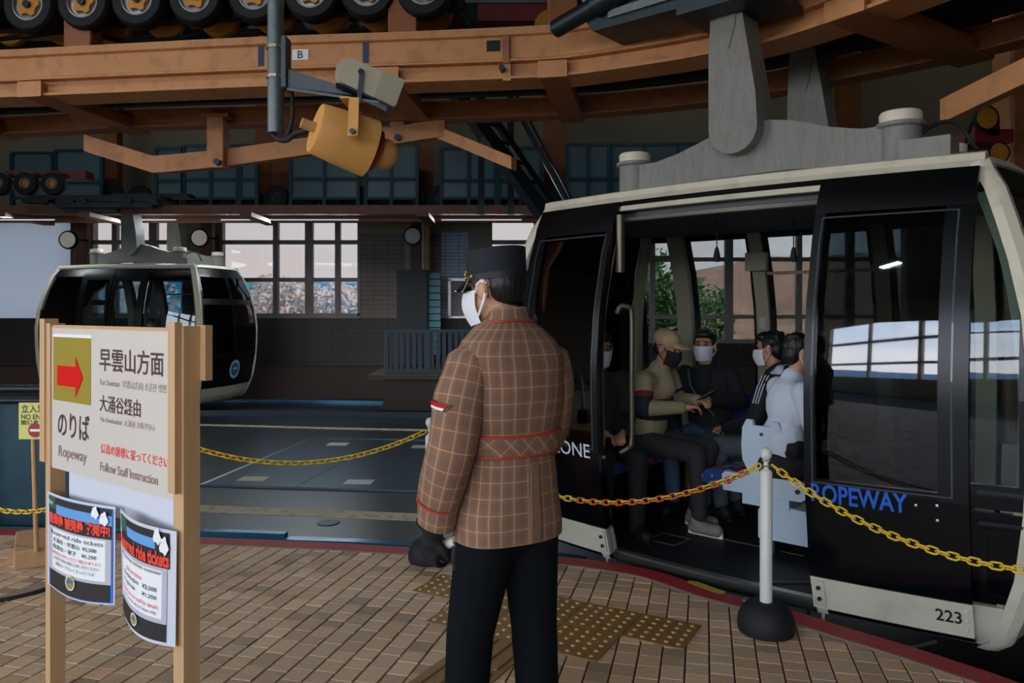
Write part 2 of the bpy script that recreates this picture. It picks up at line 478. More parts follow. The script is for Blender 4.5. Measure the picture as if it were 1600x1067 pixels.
# tactile paving
m_tact = mat('tactile_ochre', (140, 104, 52), .55, var=.12, vs_=9, bump=.15, bs=140, wear=(96, 78, 52), wear_amt=.5)
m_dome = mat('highlit_tactile_dome', (196, 158, 96), .45, var=.1)  # domes lighter than the tile: their highlight is put into the colour
A0 = G(916.9, 942.4); D1 = Vector((.877, -.480, 0)); D2 = Vector((-.480, -.877, 0)); TS = .30
tl = [(i, 0) for i in range(-3, 2)] + [(i, 1) for i in range(-2, 1)]
for (i, j) in tl + [(-1, 2), (-1, 3), (-1, 4)]:
    c = A0 + D1 * (TS * (i + .5)) + D2 * (TS * (j + .5))
    mb = MB(); h_ = TS / 2 - .002; M_ = Matrix(((D1.x, -D2.x, 0, c.x), (D1.y, -D2.y, 0, c.y), (0, 0, 1, 0), (0, 0, 0, 1)))
    mb.box(-h_, h_, -h_, h_, -.008, .005, M_)
    o = mb.build('tactile_tile', m_tact, floor)
    mb = MB()
    if j < 2:
        for a in range(5):
            for b in range(5):
                x, y = (a - 2) * .057, (b - 2) * .057
                mb.lathe([(.0125, .0045), (.0115, .007), (.007, .0098), (.002, .0102)], 10, M_ @ Matrix.Translation((x, y, 0)))
        mb.build('dome', m_dome, o, smooth=40)['kind'] = 'stuff'
    else:
        for a in range(4):
            x = (a - 1.5) * .072
            mb = MB(); mb.cbox((x, 0, .006), (.022, .27, .010), M_, .003); mb.build('bar', m_tact, o)
# ---------------------------------------------------------------- lower turnaround floor
ZP = -.35
m_pit = mat('oily_concrete', (30, 42, 48), .32, var=.25, vs_=1.6, bump=.15, bs=30, wear=(30, 36, 40), wear_amt=.6)
mb = MB(); mb.box(-14, 12, -6.9, 17.2, ZP - .2, ZP)
pit = struct(mb.build('floor', m_pit), 'dark lower turnaround floor beyond the platform edge')
m_line = mat('worn_line_paint', (190, 170, 136), .6, var=.15, vs_=6, wear=(70, 68, 62), wear_amt=.6)
def floor_strip(pts, w, name, m, z=ZP, h=.006, parent=None):
    P = catmull(pts, 4); mb = MB(); rings = []
    for i, p in enumerate(P):
        T = (P[min(i + 1, len(P) - 1)] - P[max(i - 1, 0)]); T.z = 0; T.normalize(); R = Vector((T.y, -T.x, 0)) * (w / 2)
        rings.append([p - R + Vector((0, 0, -.002)), p + R + Vector((0, 0, -.002)), p + R + Vector((0, 0, h)), p - R + Vector((0, 0, h))])
    mb.loft(rings); return mb.build(name, m, parent, fix=True)
floor_strip([G(x, y, ZP) for x, y in ((-200, 782), (0, 785), (310, 795), (500, 802), (660, 809), (860, 818))], .23, 'painted_line', m_line, parent=pit)
floor_strip([G(x, y, ZP) for x, y in ((-100, 656), (310, 664), (500, 669), (700, 673), (900, 676))], .16, 'painted_line', m_line, parent=pit)
# steel deck plates with checker relief
def checker_mat():
    m = mat('checker_steel', (34, 62, 76), .34, .55, var=.2, vs_=3)
    t = m.node_tree; N = t.nodes; L = t.links
    tc_ = N.new('ShaderNodeTexCoord'); mp_ = N.new('ShaderNodeMapping'); mp_.inputs['Rotation'].default_value = (0, 0, .78); mp_.inputs['Scale'].default_value = (16, 16, 16)
    L.new(tc_.outputs['Object'], mp_.inputs[0]); ck = N.new('ShaderNodeTexChecker'); ck.inputs['Scale'].default_value = 1; L.new(mp_.outputs[0], ck.inputs[0])
    bn = N.new('ShaderNodeBump'); bn.inputs['Strength'].default_value = .5; bn.inputs['Distance'].default_value = .01
    L.new(ck.outputs['Fac'], bn.inputs['Height']); L.new(bn.outputs[0], N['Principled BSDF'].inputs['Normal'])
    return m
m_checker = checker_mat()
m_edge = mat('plate_edge', (120, 140, 150), .35, .6)
c00, c10, c11, c01 = G(312, 760, ZP), G(700, 771, ZP), G(700, 690, ZP), G(486, 686, ZP)
mid0, mid1 = G(460, 764, ZP), G(600, 688, ZP)
for quad in ((c00, mid0, mid1, c01), (mid0, c10, c11, mid1)):
    cc = sum(quad, Vector()) / 4; q_ = [p + (cc - p).normalized() * .012 for p in quad]
    mb = MB(); mb.add([p + Vector((0, 0, -.002)) for p in q_] + [p + Vector((0, 0, .012)) for p in q_], [(3, 2, 1, 0), (4, 5, 6, 7)] + [(i, (i + 1) % 4, (i + 1) % 4 + 4, i + 4) for i in range(4)])
    mb.build('deck_plate', m_checker, pit, fix=True)
for a, b in ((c00, c10), (c00, c01), (c01, c11)):
    mb = MB(); mb.tube([a + Vector((0, 0, .006)), b + Vector((0, 0, .006))], .018, 4); mb.build('plate_edge', m_edge, pit)
for k, (px, py, w_, c_) in enumerate(((528, 694, .28, (196, 200, 196)), (396, 748, .30, (196, 190, 156)), (561, 753, .30, (206, 206, 200)), (660, 698, .28, (168, 164, 120)))):
    p = G(px, py, ZP + .013); mb = MB(); M_ = Matrix.Translation(p) @ Matrix.Rotation(-.06, 4, 'Z')
    mb.box(-w_ / 2, w_ / 2, -.11, .11, 0, .003, M_); mb.box(-w_ / 2 + .03, w_ / 2 - .03, -.08, .08, .003, .004, M_)
    tag(mb.build('floor_marker', mat('floor_marker_%d' % k, c_, .6, var=.08, vs_=20)), 'pale square marker stuck on the dark deck plate, ' + ('farthest from the chain' if k == 0 else 'nearest the sign board' if k == 1 else 'nearest the platform edge, in the middle' if k == 2 else 'nearest the uniformed man'), 'floor marker', 'pale markers on the deck plates')
p = G(513, 817, ZP)
mb = MB(); mb.lathe([(.10, -.002), (.10, .006), (.08, .009), (.01, .009)], 24, Matrix.Translation(p)); tag(mb.build('drain_cover', m_dsteel), 'small round drain cover in the dark lower floor', 'drain cover')
# rails at the trench
def rail(name, pts, w, h, m, label, z):
    P = catmull([Vector((p.x, p.y, 0)) for p in pts], 4); mb = MB()
    mb.sweep([p + Vector((0, 0, z)) for p in P], [(-w / 2, 0), (-w / 2, h), (w / 2, h), (w / 2, 0)])
    return tag(mb.build(name, m, fix=True), label, 'rail')
m_bluesteel = mat('blue_painted_steel', (66, 126, 160), .22, .4, var=.12, vs_=4)
rail('guide_rail', [G(x, y, -.14) for x, y in ((-160, 822), (100, 826), (310, 828), (447, 832))], .07, .12, m_bluesteel, 'bright blue steel guide rail beside the platform edge', -.35 + .09)
rail('guide_rail', [G(x, y, -.16) for x, y in ((447, 838), (560, 842), (660, 848), (840, 860), (912, 870))], .09, .13, m_bluesteel, 'blue steel guide rail running behind the uniformed man', -.35 + .05)
rail('guide_rail', [G(x, y, -.3) for x, y in ((-400, 635), (200, 628), (390, 624), (580, 626), (760, 629))], .12, .05, m_bluesteel, 'low blue rail at the foot of the far wall', -.35)
rail('guide_rail', [G(x, y, -.3) for x, y in ((-400, 652), (310, 644), (580, 646), (820, 650))], .25, .10, m_dsteel, 'dark low rail in front of the far wall', -.35)
# ---------------------------------------------------------------- far wall
YF = 16.8
def XF(px, d=YF): return (px - 800) / F * d
def ZF(py, d=YF): return HC - (py - HY) / F * d
def tile_mat(name, c1, c2, mortar, sx=.30, sz=.10, rough=.5):
    m = bpy.data.materials.new(name); m.use_nodes = True
    t = m.node_tree; N = t.nodes; L = t.links; b = N['Principled BSDF']; b.inputs['Roughness'].default_value = rough
    tc_ = N.new('ShaderNodeTexCoord'); sp = N.new('ShaderNodeSeparateXYZ'); L.new(tc_.outputs['Object'], sp.inputs[0])
    ad = N.new('ShaderNodeMath'); ad.operation = 'ADD'; L.new(sp.outputs[0], ad.inputs[0]); L.new(sp.outputs[1], ad.inputs[1])
    cb = N.new('ShaderNodeCombineXYZ'); L.new(ad.outputs[0], cb.inputs[0]); L.new(sp.outputs[2], cb.inputs[1])
    bk = N.new('ShaderNodeTexBrick'); bk.offset = 0; bk.inputs['Scale'].default_value = 1
    bk.inputs['Brick Width'].default_value = sx; bk.inputs['Row Height'].default_value = sz; bk.inputs['Mortar Size'].default_value = .006
    bk.inputs['Color1'].default_value = rgb(c1); bk.inputs['Color2'].default_value = rgb(c2); bk.inputs['Mortar'].default_value = rgb(mortar)
    L.new(cb.outputs[0], bk.inputs[0]); L.new(bk.outputs[0], b.inputs['Base Color'])
    bn = N.new('ShaderNodeBump'); bn.inputs['Strength'].default_value = .4; bn.inputs['Distance'].default_value = .01; bn.invert = True
    L.new(bk.outputs['Fac'], bn.inputs['Height']); L.new(bn.outputs[0], b.inputs['Normal'])
    return m
m_tilebrown = tile_mat('brown_wall_tile', (158, 138, 122), (150, 128, 114), (108, 92, 82))
m_tiledark = tile_mat('dark_wall_tile', (62, 54, 52), (58, 50, 48), (40, 36, 36))
m_tilewhite = tile_mat('white_wall_tile', (232, 236, 244), (226, 230, 240), (150, 156, 166), .3, .075)
m_wallcream = mat('cream_plaster', (186, 174, 150), .8, var=.05, vs_=1.2)
m_wallwhite = mat('white_panel', (206, 214, 220), .7, var=.02)
m_brownbase = mat('brown_wall_base', (74, 56, 50), .7, var=.1, vs_=1)
ZS = ZF(497); ZT = 3.6
wins = [(140, 287), (343, 562), (765, 905), (960, 1420)]
mb = MB(); prev = -2400
mbw = MB(); mbt = MB()
segs = []
for a, b in wins + [(2100, 2100)]:
    segs.append((prev, a)); prev = b
for a, b in segs:
    if a < 0: continue
    mbt.box(XF(a), XF(b), YF, YF + .35, ZS, 3.25)
    mbt.box(XF(a), XF(b), YF + .0, YF + .35, 3.25, ZT)
wall_far = struct(mbt.build('wall_far', m_tilebrown), 'far hall wall of brown tiles between tall windows')
m_blind = bpy.data.materials.new('white_window_blind'); m_blind.use_nodes = True
N_ = m_blind.node_tree.nodes; N_.remove(N_['Principled BSDF']); tl_ = N_.new('ShaderNodeBsdfTranslucent'); tl_.inputs[0].default_value = (.050, .054, .058, 1)
df_ = N_.new('ShaderNodeBsdfDiffuse'); df_.inputs[0].default_value = (.6, .63, .66, 1); ad_ = N_.new('ShaderNodeAddShader')
m_blind.node_tree.links.new(tl_.outputs[0], ad_.inputs[0]); m_blind.node_tree.links.new(df_.outputs[0], ad_.inputs[1]); m_blind.node_tree.links.new(ad_.outputs[0], N_['Material Output'].inputs[0])
mb = MB(); q0, q1 = XF(-700), XF(110); mb.add([(q0, YF + .1, ZS), (q1, YF + .1, ZS), (q1, YF + .1, ZT), (q0, YF + .1, ZT)], [(0, 1, 2, 3)])
mb.build('white_blind', m_blind, wall_far)
mb = MB(); mb.box(XF(110), XF(140), YF, YF + .35, ZS, ZT); mb.build('pier', m_tilebrown, wall_far)
for a, b in ((562, 692), (287, 343)):
    mb = MB(); mb.box(XF(a), XF(b), YF - .02, YF, ZF(365), ZT); mb.build('plaster_band', m_wallcream, wall_far)
mb = MB(); mb.box(XF(634), XF(661), YF - .12, YF - .02, ZS, ZT); mb.build('pier', m_wallcream, wall_far)
mb = MB(); mb.box(XF(690), XF(732), YF - .06, YF, ZS - .2, ZF(362)); mb.build('white_tile_panel', m_tilewhite, wall_far)
mb = MB(); mb.box(XF(690), XF(768), YF - .05, YF + .01, ZF(362), ZT); mb.build('plaster_band', m_wallcream, wall_far)
mb = MB(); mb.box(XF(732), XF(768), YF - .05, YF + .01, ZS - .2, ZF(362)); mb.build('plaster_band', m_wallcream, wall_far)
mb = MB(); mb.box(-14, XF(960), YF - .30, YF + .35, ZF(570), ZS); mb.box(XF(960), XF(1420), YF - .30, YF + .35, ZF(570), ZF(536)); mb.box(XF(1420), 14, YF - .30, YF + .35, ZF(570), ZS); struct(mb.build('wall_lower', m_tiledark), 'dark tiled lower wall under the far windows')
mb = MB(); mb.box(-14, 14, YF - .55, YF + .35, ZP, ZF(570)); struct(mb.build('baseboard_far', m_brownbase), 'brown base of the far wall')
mb = MB(); mb.box(-14, 16, YF, YF + .35, ZT, 7); struct(mb.build('wall_upper', m_wallcream), 'cream upper wall behind the gallery')
# windows: frame, mullions, panes
m_frame = mat('window_frame', (168, 154, 148), .5, .1, var=.06)
def window(name, xs, zs, y, label, fw=.055):
    o = bpy.data.objects.new(name, None); COL.objects.link(o); o.location = ((xs[0] + xs[-1]) / 2, y, zs[0]); WM[o] = Matrix.Translation(o.location)
    struct(o, label)
    mb = MB()
    for x in (xs[0], xs[-1]): mb.box(x - fw, x + fw, y + .02, y + .16, zs[0], zs[-1])
    for z in (zs[0], zs[-1]): mb.box(xs[0], xs[-1], y + .02, y + .16, z - fw, z + fw)
    mb.build('frame', m_frame, o)
    for i, x in enumerate(xs[1:-1]):
        mb = MB(); k = 1.5 if i % 2 else 1
        mb.box(x - fw * k, x + fw * k, y + .01, y + .15, zs[0], zs[-1]); mb.build('mullion', m_frame, o)
    for z in zs[1:-1]:
        mb = MB(); mb.box(xs[0], xs[-1], y + .03, y + .14, z - fw * .8, z + fw * .8); mb.build('transom', m_frame, o)
    for a, b in zip(xs, xs[1:]):
        for c, d in zip(zs, zs[1:]):
            mb = MB(); mb.box(a, b, y + .08, y + .09, c, d); mb.build('pane', m_winglass, o)
    return o
zrow = [ZS + .05, ZF(437), ZF(378), ZF(335)]
window('window_1', [XF(140), XF(178), XF(238), XF(287)], zrow, YF, 'hall window behind the far gondola roof')
window('window_2', [XF(343), XF(430), XF(482), XF(527), XF(562)], zrow, YF, 'wide hall window with four columns of panes beside the far gondola')
window('window_3', [XF(765), XF(838), XF(905)], zrow, YF, 'hall window behind the uniformed man and the near gondola')
window('window_4', [XF(960), XF(1020), XF(1140), XF(1250), XF(1330), XF(1420)], [ZF(534), ZF(495), ZF(405), ZF(335)], YF, 'hall window seen through the near gondola')
# small window in the white tiles
o = thing('wall_window', 'small framed window in the white tiled wall', 'window', (XF(715), YF - .1, ZF(495)))
mb = MB(); x0, x1, z0, z1 = XF(703), XF(731), ZF(496), ZF(437)
for a in (x0, x1): mb.box(a - .03, a + .03, YF - .14, YF - .05, z0, z1)
for a in (z0, z1): mb.box(x0 - .03, x1 + .03, YF - .14, YF - .05, a - .03, a + .03)
mb.build('frame', m_chrome, o); mb = MB(); mb.box(x0, x1, YF - .1, YF - .08, z0, z1); mb.build('pane', mat('frosted_pane', (182, 172, 166), .4), o)
# other walls, ceiling
m_ceil = mat('dark_ceiling', (58, 52, 48), .85, var=.1, vs_=.5)
m_sidewall = mat('side_plaster', (150, 138, 120), .85, var=.05, vs_=.6)
mb = MB(); mb.box(-14, 14, -7.4, 17.2, 7.0, 7.2); struct(mb.build('ceiling', m_ceil), 'dark ceiling high over the machinery')
mb = MB(); mb.box(12, 12.3, -7.2, 17.2, -.6, 7); struct(mb.build('wall_right', m_sidewall), 'plain wall on the right side')
mb = MB(); mb.box(-12.3, -12, -7.2, 17.2, -.6, 1.5); mb.box(-12.3, -12, -7.2, 17.2, 4.6, 7); mb.box(-12.3, -12, 3.1, 17.2, 1.5, 4.6); mb.box(-12.3, -12, -7.2, -6.3, 1.5, 4.6)
struct(mb.build('wall_left', m_sidewall), 'left wall with the long platform window')
mb = MB(); mb.box(-12.3, 12.3, -7.2, -6.9, -.6, 1.5); mb.box(-12.3, 12.3, -7.2, -6.9, 4.6, 7); mb.box(.7, 12.3, -7.2, -6.9, 1.5, 4.6); mb.box(-12.3, -10.7, -7.2, -6.9, 1.5, 4.6)
struct(mb.build('wall_behind', m_sidewall), 'wall behind the platform with the long window')
mbl = MB()
for y in (-6.3, -4, -1.6, .8, 3.1): mbl.box(-12.2, -12.05, y - .06, y + .06, 1.5, 4.6)
for z in (1.55, 2.7, 3.7, 4.55): mbl.box(-12.2, -12.05, -6.3, 3.1, z - .05, z + .05)
struct(mbl.build('window_5', m_frame), 'window bars of the left wall')
mbl = MB()
for x in (-10.7, -8.4, -6.1, -3.8, -1.5, .7): mbl.box(x - .06, x + .06, -7.1, -6.98, 1.5, 4.6)
for z in (1.55, 2.7, 3.7, 4.55): mbl.box(-10.7, .7, -7.1, -6.98, z - .05, z + .05)
struct(mbl.build('window_6', m_frame), 'window bars of the wall behind the platform')
# ---------------------------------------------------------------- outside: hills and trees
def hill(name, pts, y, depth, c, label, seed, rough_=.25):
    mb = MB(); nx, ny = 60, 10; random.seed(seed)
    def fn(i, j):
        u = i / nx; t = j / ny
        x = pts[0][0] + (pts[-1][0] - pts[0][0]) * u
        z = interp(x, pts); prof = math.sin(t * math.pi / 2)
        return Vector((x, y + depth * t, -3 + (z + 3) * prof + rough_ * z * .25 * noise.noise(Vector((x * .22, t * 5, seed)))))
    vs = [fn(i, j) for i in range(nx + 1) for j in range(ny + 1)]
    mb.add(vs, [(i * (ny + 1) + j, (i + 1) * (ny + 1) + j, (i + 1) * (ny + 1) + j + 1, i * (ny + 1) + j + 1) for i in range(nx) for j in range(ny)])
    return struct(mb.build(name, c, fix=False, smooth=180), label)
m_hillteal = mat('far_teal_mountain', (40, 150, 186), .9, var=.18, vs_=.08)
m_hillorange = mat('autumn_hillside', (196, 146, 116), .95, var=.35, vs_=1.3, wear=(120, 110, 70), wear_amt=.7, bump=.6, bs=1.5)
hill('hill', [(-90, 5.5), (-40, 6.0), (-12, 5.2), (10, 5.0), (60, 7)], 75, 40, m_hillteal, 'distant teal mountain outside the hall windows', 3)
hill('hill', [(-4, .5), (4, 2.2), (12, 4.4), (22, 6.0), (34, 6.5), (60, 7)], 42, 22, m_hillorange, 'autumn coloured hillside seen through the gondola', 5)
mb = MB(); mb.box(-120, 120, 17.3, 160, -3.2, -3.0); struct(mb.build('ground', mat('outside_ground', (120, 116, 90), .95)), 'ground outside the hall windows')
mb = MB(); mb.box(-140, -12.4, -120, 17, -3.2, -3.0); mb.box(-12.4, 60, -120, -7.3, -3.2, -3.0); struct(mb.build('ground', MATS['outside_ground']), 'ground outside the platform windows')
hill('hill', [(-140, 14), (-60, 10), (0, 12), (60, 9)], -80, -45, mat('forest_mountain', (58, 84, 110), .95, var=.2, vs_=.1), 'wooded mountain outside the platform windows', 8)
m_bark = mat('bark', (84, 66, 52), .9, var=.2)
leafm = [mat('blossom_leaf', (252, 234, 224), .8, var=.2, vs_=3), mat('green_leaf', (84, 130, 60), .8, var=.35, vs_=3), mat('autumn_leaf', (198, 122, 76), .8, var=.3, vs_=3)]
def tree(x, y, h, r, k, label, n=1500, seed=1):
    random.seed(seed)
    t = thing('tree', label, 'tree', (x, y, -3.0), group='trees outside the hall windows')
    top_ = h - 3.0
    mb = MB(); mb.tube([(x, y, -3), (x + .1, y, -3 + h * .4), (x, y, top_ - r * .6)], [.16, .11, .04], 7)
    for i in range(9):
        a = random.uniform(0, 6.28); z0 = -3 + h * random.uniform(.3, .7); q = Vector((math.cos(a) * r * .8, math.sin(a) * r * .8, r * random.uniform(.3, 1)))
        mb.tube([(x, y, z0), Vector((x, y, z0)) + q * .5 + Vector((0, 0, .1)), Vector((x, y, z0)) + q], [.05, .03, .012], 5)
    mb.build('trunk', m_bark, t)
    mb = MB()
    for i in range(n):
        while True:
            q = Vector((random.uniform(-1, 1), random.uniform(-1, 1), random.uniform(-1, 1)))
            if q.length < 1 and noise.noise(q * 2.3 + Vector((seed, 0, 0))) > -.12: break
        c = Vector((x + q.x * r, y + q.y * r, top_ - r * .75 + q.z * r * .95)); s_ = random.uniform(.05, .11)
        a = Vector((random.gauss(0, 1), random.gauss(0, 1), random.gauss(0, 1))).normalized(); b = a.orthogonal().normalized(); 
        mb.add([c - a * s_ - b * s_ * .5, c + a * s_ - b * s_ * .5, c + a * s_ * .7 + b * s_ * .5, c - a * s_ * .7 + b * s_ * .5], [(0, 1, 2, 3)])
    o = mb.build('foliage', leafm[k], t); o['kind'] = 'stuff'
for i, (px, y, ytop, r, k, lb) in enumerate(((425, 20.5, 442, 1.1, 0, 'pale blossoming tree outside the hall window, nearest the far gondola'), (475, 21.5, 446, 1.2, 0, 'pale blossoming tree outside the hall window, in the middle'), (545, 20.5, 452, 1.0, 0, 'pale blossoming tree outside the hall window, beside the brown tiled wall'), (380, 22, 450, 1.0, 0, 'pale tree outside the hall window, half behind the far gondola'),
        (1010, 21, 400, 1.5, 1, 'green tree outside, seen through the near gondola beside the capped passenger'), (1075, 20, 445, 1.2, 1, 'low green tree outside, seen through the middle window of the near gondola'), (870, 22, 420, 1.6, 2, 'orange autumn tree outside, seen through the near gondola door glass'), (215, 22, 430, 1.2, 0, 'pale tree outside the window behind the far gondola'))):
    zt = HC - (ytop - HY) / F * y
    tree((px - 800) / F * y, y, zt + 3.0, r, k, lb, 800 if k == 0 else 1700, 11 + i)
random.seed(21)
# ================================================================ overhead track structure
ZB = 3.22      # underside of the near track beam
NEAR = [(-9.5, 6.75), (-6.5, 6.45), (-4.17, 6.26), (-3.54, 6.18), (-1.91, 5.96), (-.77, 5.85), (.186, 5.73), (.504, 5.65), (1.014, 5.41), (1.34, 5.22), (1.68, 4.98), (1.98, 4.60), (2.28, 4.1), (2.5, 3.5), (2.6, 2.6), (2.6, 1.0)]
FAR2 = [(-9.5, 7.95), (-6.5, 7.65), (-4.64, 7.42), (-3.53, 7.2), (-2.07, 7.05), (-.517, 6.88), (.28, 6.78), (.675, 6.70), (.957, 6.62), (1.627, 6.34), (2.1, 6.02), (2.84, 5.35), (3.25, 4.88), (3.6, 4.2), (3.8, 3.2), (3.85, 1.0)]
NP = catmull([(x, y, 0) for x, y in NEAR], 6); FP = catmull([(x, y, 0) for x, y in FAR2], 6)
def at_px(P, px):
    for a, b in zip(P, P[1:]):
        if a.y > .3 and b.y > .3:
            xa, xb = 800 + a.x / a.y * F, 800 + b.x / b.y * F
            if xa <= px <= xb: return a.lerp(b, (px - xa) / (xb - xa))
    return P[-1]
def beam(P, prof, z): return MB().sweep([Vector((p.x, p.y, z)) for p in P], prof)
t = thing('track_beam', 'near tan painted track beam curving across the ceiling', 'beam', (0, 5.75, ZB))
beam(NP, [(-.10, .0), (-.10, .115), (.10, .115), (.10, .0)], ZB).build('lower_channel', m_beam, t, fix=True)
beam(NP, [(-.15, .0), (-.15, .020), (.15, .020), (.15, .0)], ZB - .006).build('lower_flange', m_beam, t, fix=True)
beam(NP, [(-.16, .118), (-.16, .135), (-.14, .145), (-.14, .30), (-.165, .31), (-.165, .365), (.165, .365), (.165, .31), (.14, .30), (.14, .145), (.16, .135), (.16, .118)], ZB).build('upper_box', m_beam, t, fix=True)
for px in (120, 416, 575, 790, 905, 1040):       # joint straps
    p = at_px(NP, px); q = at_px(NP, px + 14); T = (q - p).normalized(); R = Vector((T.y, -T.x, 0))
    if px in (416, 575):
        MB().prism([(0, .15), (.045, .15), (.045, .30), (0, .30)], p + R * .141 + Vector((0, 0, ZB)), T, (0, 0, 1), R, .004).build('blue_tape', m_blueprint if 0 else mat('dark_blue_tape', (22, 40, 82), .5), t, fix=True)
    elif px in (790,):
        MB().prism([(0, .10), (.05, .10), (.05, .30), (0, .30)], p + R * .15 + Vector((0, 0, ZB)), T, (0, 0, 1), R, .02).build('clamp', m_beam2, t, fix=True)
        MB().prism([(-.12, .20), (-.02, .20), (-.02, .28), (-.12, .28)], p + R * .141 + Vector((0, 0, ZB)), T, (0, 0, 1), R, .003).build('slot', m_black, t, fix=True)
        mb = MB(); mb.cyl(p + R * .12 + Vector((0, 0, ZB + .06)), p + R * .21 + Vector((0, 0, ZB + .06)), .022, n=8); mb.build('bolt', m_dsteel, t)
        MB().prism([(.0, -.02), (.06, -.02), (.06, .12), (.0, .12)], p + R * .12 + Vector((0, 0, ZB)), T, (0, 0, 1), R, .03).build('bracket', m_beam, t, fix=True)
# B plate
p = at_px(NP, 468); q = at_px(NP, 493); T = (q - p).normalized(); R = Vector((T.y, -T.x, 0)); o0 = p + R * .142 + Vector((0, 0, ZB))
mb = MB(); mb.prism([(0, .185), (.125, .185), (.125, .265), (0, .265)], o0, T, (0, 0, 1), R, .004)
pl = tag(mb.build('letter_plate', m_white, fix=True), 'small white plate with the letter B on the tan beam', 'sign')
mb = MB(); text_on(mb, 'B', lambda x, y: o0 + T * x + Vector((0, 0, y)) + R * .0055, .042, .197, .042, .056, .01); mb.build('lettering', m_blackprint, pl)
t2 = thing('track_beam', 'second tan track beam running behind the near one', 'beam', (0, 6.9, ZB))
beam(FP, [(-.05, .0), (-.05, .15), (.05, .15), (.05, .0)], ZB).build('web', m_beam2, t2, fix=True)
beam(FP, [(-.09, .0), (-.09, .016), (.09, .016), (.09, .0)], ZB - .004).build('lower_flange', m_beam2, t2, fix=True)
beam(FP, [(-.09, .0), (-.09, .016), (.09, .016), (.09, .0)], ZB + .142).build('upper_flange', m_beam2, t2, fix=True)
# hazy grating between both beams
m_grate = mat('dark_grating', (34, 38, 40), .7, .3, var=.25, vs_=8)
mb = MB(); rings = []
for a, b in zip(NP, FP): rings.append([Vector((a.x, a.y, ZB + .20)), Vector((b.x, b.y, ZB + .20)), Vector((b.x, b.y, ZB + .23)), Vector((a.x, a.y, ZB + .23))])
mb.loft(rings); gr = thing('walkway_grating', 'dark service walkway grating between the two track beams', 'grating', (0, 6.3, ZB + .2)); mb.build('deck', m_grate, gr, fix=True)
for k in range(3):
    mb = MB(); f_ = .25 + .25 * k; mb.tube([Vector((a.x + (b.x - a.x) * f_, a.y + (b.y - a.y) * f_, ZB + .17)) for a, b in zip(NP, FP)], .022, 6); mb.build('pipe', m_dsteel, gr)
# cross beams with front end boxes
def cross(px, lab, half=.10, drop=.115, ext=.10):
    i = min(range(len(NP)), key=lambda k: abs((800 + NP[k].x / max(NP[k].y, .5) * F) - px) if NP[k].y > 1 else 1e9)
    p = at_px(NP, px); T = (NP[min(i + 1, len(NP) - 1)] - NP[i - 1]).normalized(); R = Vector((T.y, -T.x, 0))
    fp = min(FP, key=lambda k: abs((k - p).dot(T)))
    L_ = (fp - p).dot(-R) + .14
    t = thing('cross_beam', lab, 'beam', (p.x, p.y, ZB - .02), group='cross beams under the track')
    o = p + R * (.165) + Vector((0, 0, ZB - .012))
    mb = MB(); mb.prism([(-half, 0), (half, 0), (half, drop - .02), (half - .02, drop), (-half + .02, drop), (-half, drop - .02)], o, T, (0, 0, 1), -R, L_ + .2); mb.build('box_section', m_beam2, t, fix=True)
    mb = MB(); mb.prism([(-half - .006, -.006), (half + .006, -.006), (half + .006, drop), (-half - .006, drop)], o, T, (0, 0, 1), R, .012); mb.build('end_plate', m_beam, t, fix=True)
cross(72, 'cross beam with end box left of the grey pole'); cross(612, 'cross beam behind the beige camera', .09); cross(868, 'cross beam with end box above the dark diagonal braces'); cross(1346, 'cross beam with end box above the roof arm of the near gondola', .12); cross(-160, 'cross beam at the left edge')
# short orange stub columns on top
for px, lab in ((118, 'short tan stub post above the beam near the left edge'), (628, 'short tan stub post above the beam beside the tyres'), (880, 'tan post above the beam behind the gripping carriage')):
    p = at_px(NP, px) + Vector((0, .12, 0)); mb = MB(); mb.cbox((p.x, p.y, ZB + .365 + .28), (.22, .2, .56), None, .008); tag(mb.build('stub_post', m_beam2), lab, 'post')
# hung guide rails
def bar(pts, h, w, m, parent, name):
    P = [Vector(p) for p in pts]; mb = MB(); rings = []
    for i, p in enumerate(P):
        T = (P[min(i + 1, len(P) - 1)] - P[max(i - 1, 0)]); T.z = 0; T.normalize(); R = Vector((T.y, -T.x, 0)) * (w / 2); U = Vector((0, 0, h / 2))
        rings.append([p - R - U, p + R - U, p + R + U, p - R + U])
    mb.loft(rings); return mb.build(name, m, parent, fix=True)
t = thing('guide_rail', 'long tan guide rail hung under the second beam with upturned ends', 'rail', W(340, 268, 7.05))
bar([W(137, 224, 7.2), W(150, 229, 7.18), W(243, 258, 7.1), W(262, 257, 7.08), W(355, 248, 7.04), W(480, 230, 6.98), W(610, 214, 6.92), W(696, 201, 6.9)], .155, .10, m_beam, t, 'rail_bar')
for px, y0, y1, w_ in ((341, 184, 264, .15), (622, 172, 226, .13)):
    a = W(px, y0, 6.98); b = W(px, y1, 6.98); mb = MB(); mb.cbox(((a.x + b.x) / 2, a.y, (a.z + b.z) / 2), (w_, .16, a.z - b.z), None, .006); o = mb.build('hanger_post', m_beam, t)
    mb = MB(); mb.cbox((a.x, a.y, a.z), (w_ + .1, .22, .03)); mb.build('flange', m_beam2, o)
    mb = MB(); q = W(px, y1 - 10, 6.88); mb.cyl(q, q - Vector((0, .05, 0)), .03, n=6); mb.build('bolt', m_dsteel, o)
t = thing('guide_rail', 'short tan guide rail sloping down behind the beige camera', 'rail', W(740, 255, 6.8))
bar([W(672, 207, 6.95), W(690, 209, 6.92), W(803, 256, 6.6)], .11, .10, m_beam, t, 'rail_bar')
t = thing('guide_rail', 'tan guide rail sloping up at the right edge above the gondola', 'rail', W(1480, 175, 4.7))
bar([W(1474, 176, 4.9), W(1490, 168, 4.85), W(1600, 115, 4.5), W(1720, 60, 4.2)], .15, .09, m_beam, t, 'rail_bar')
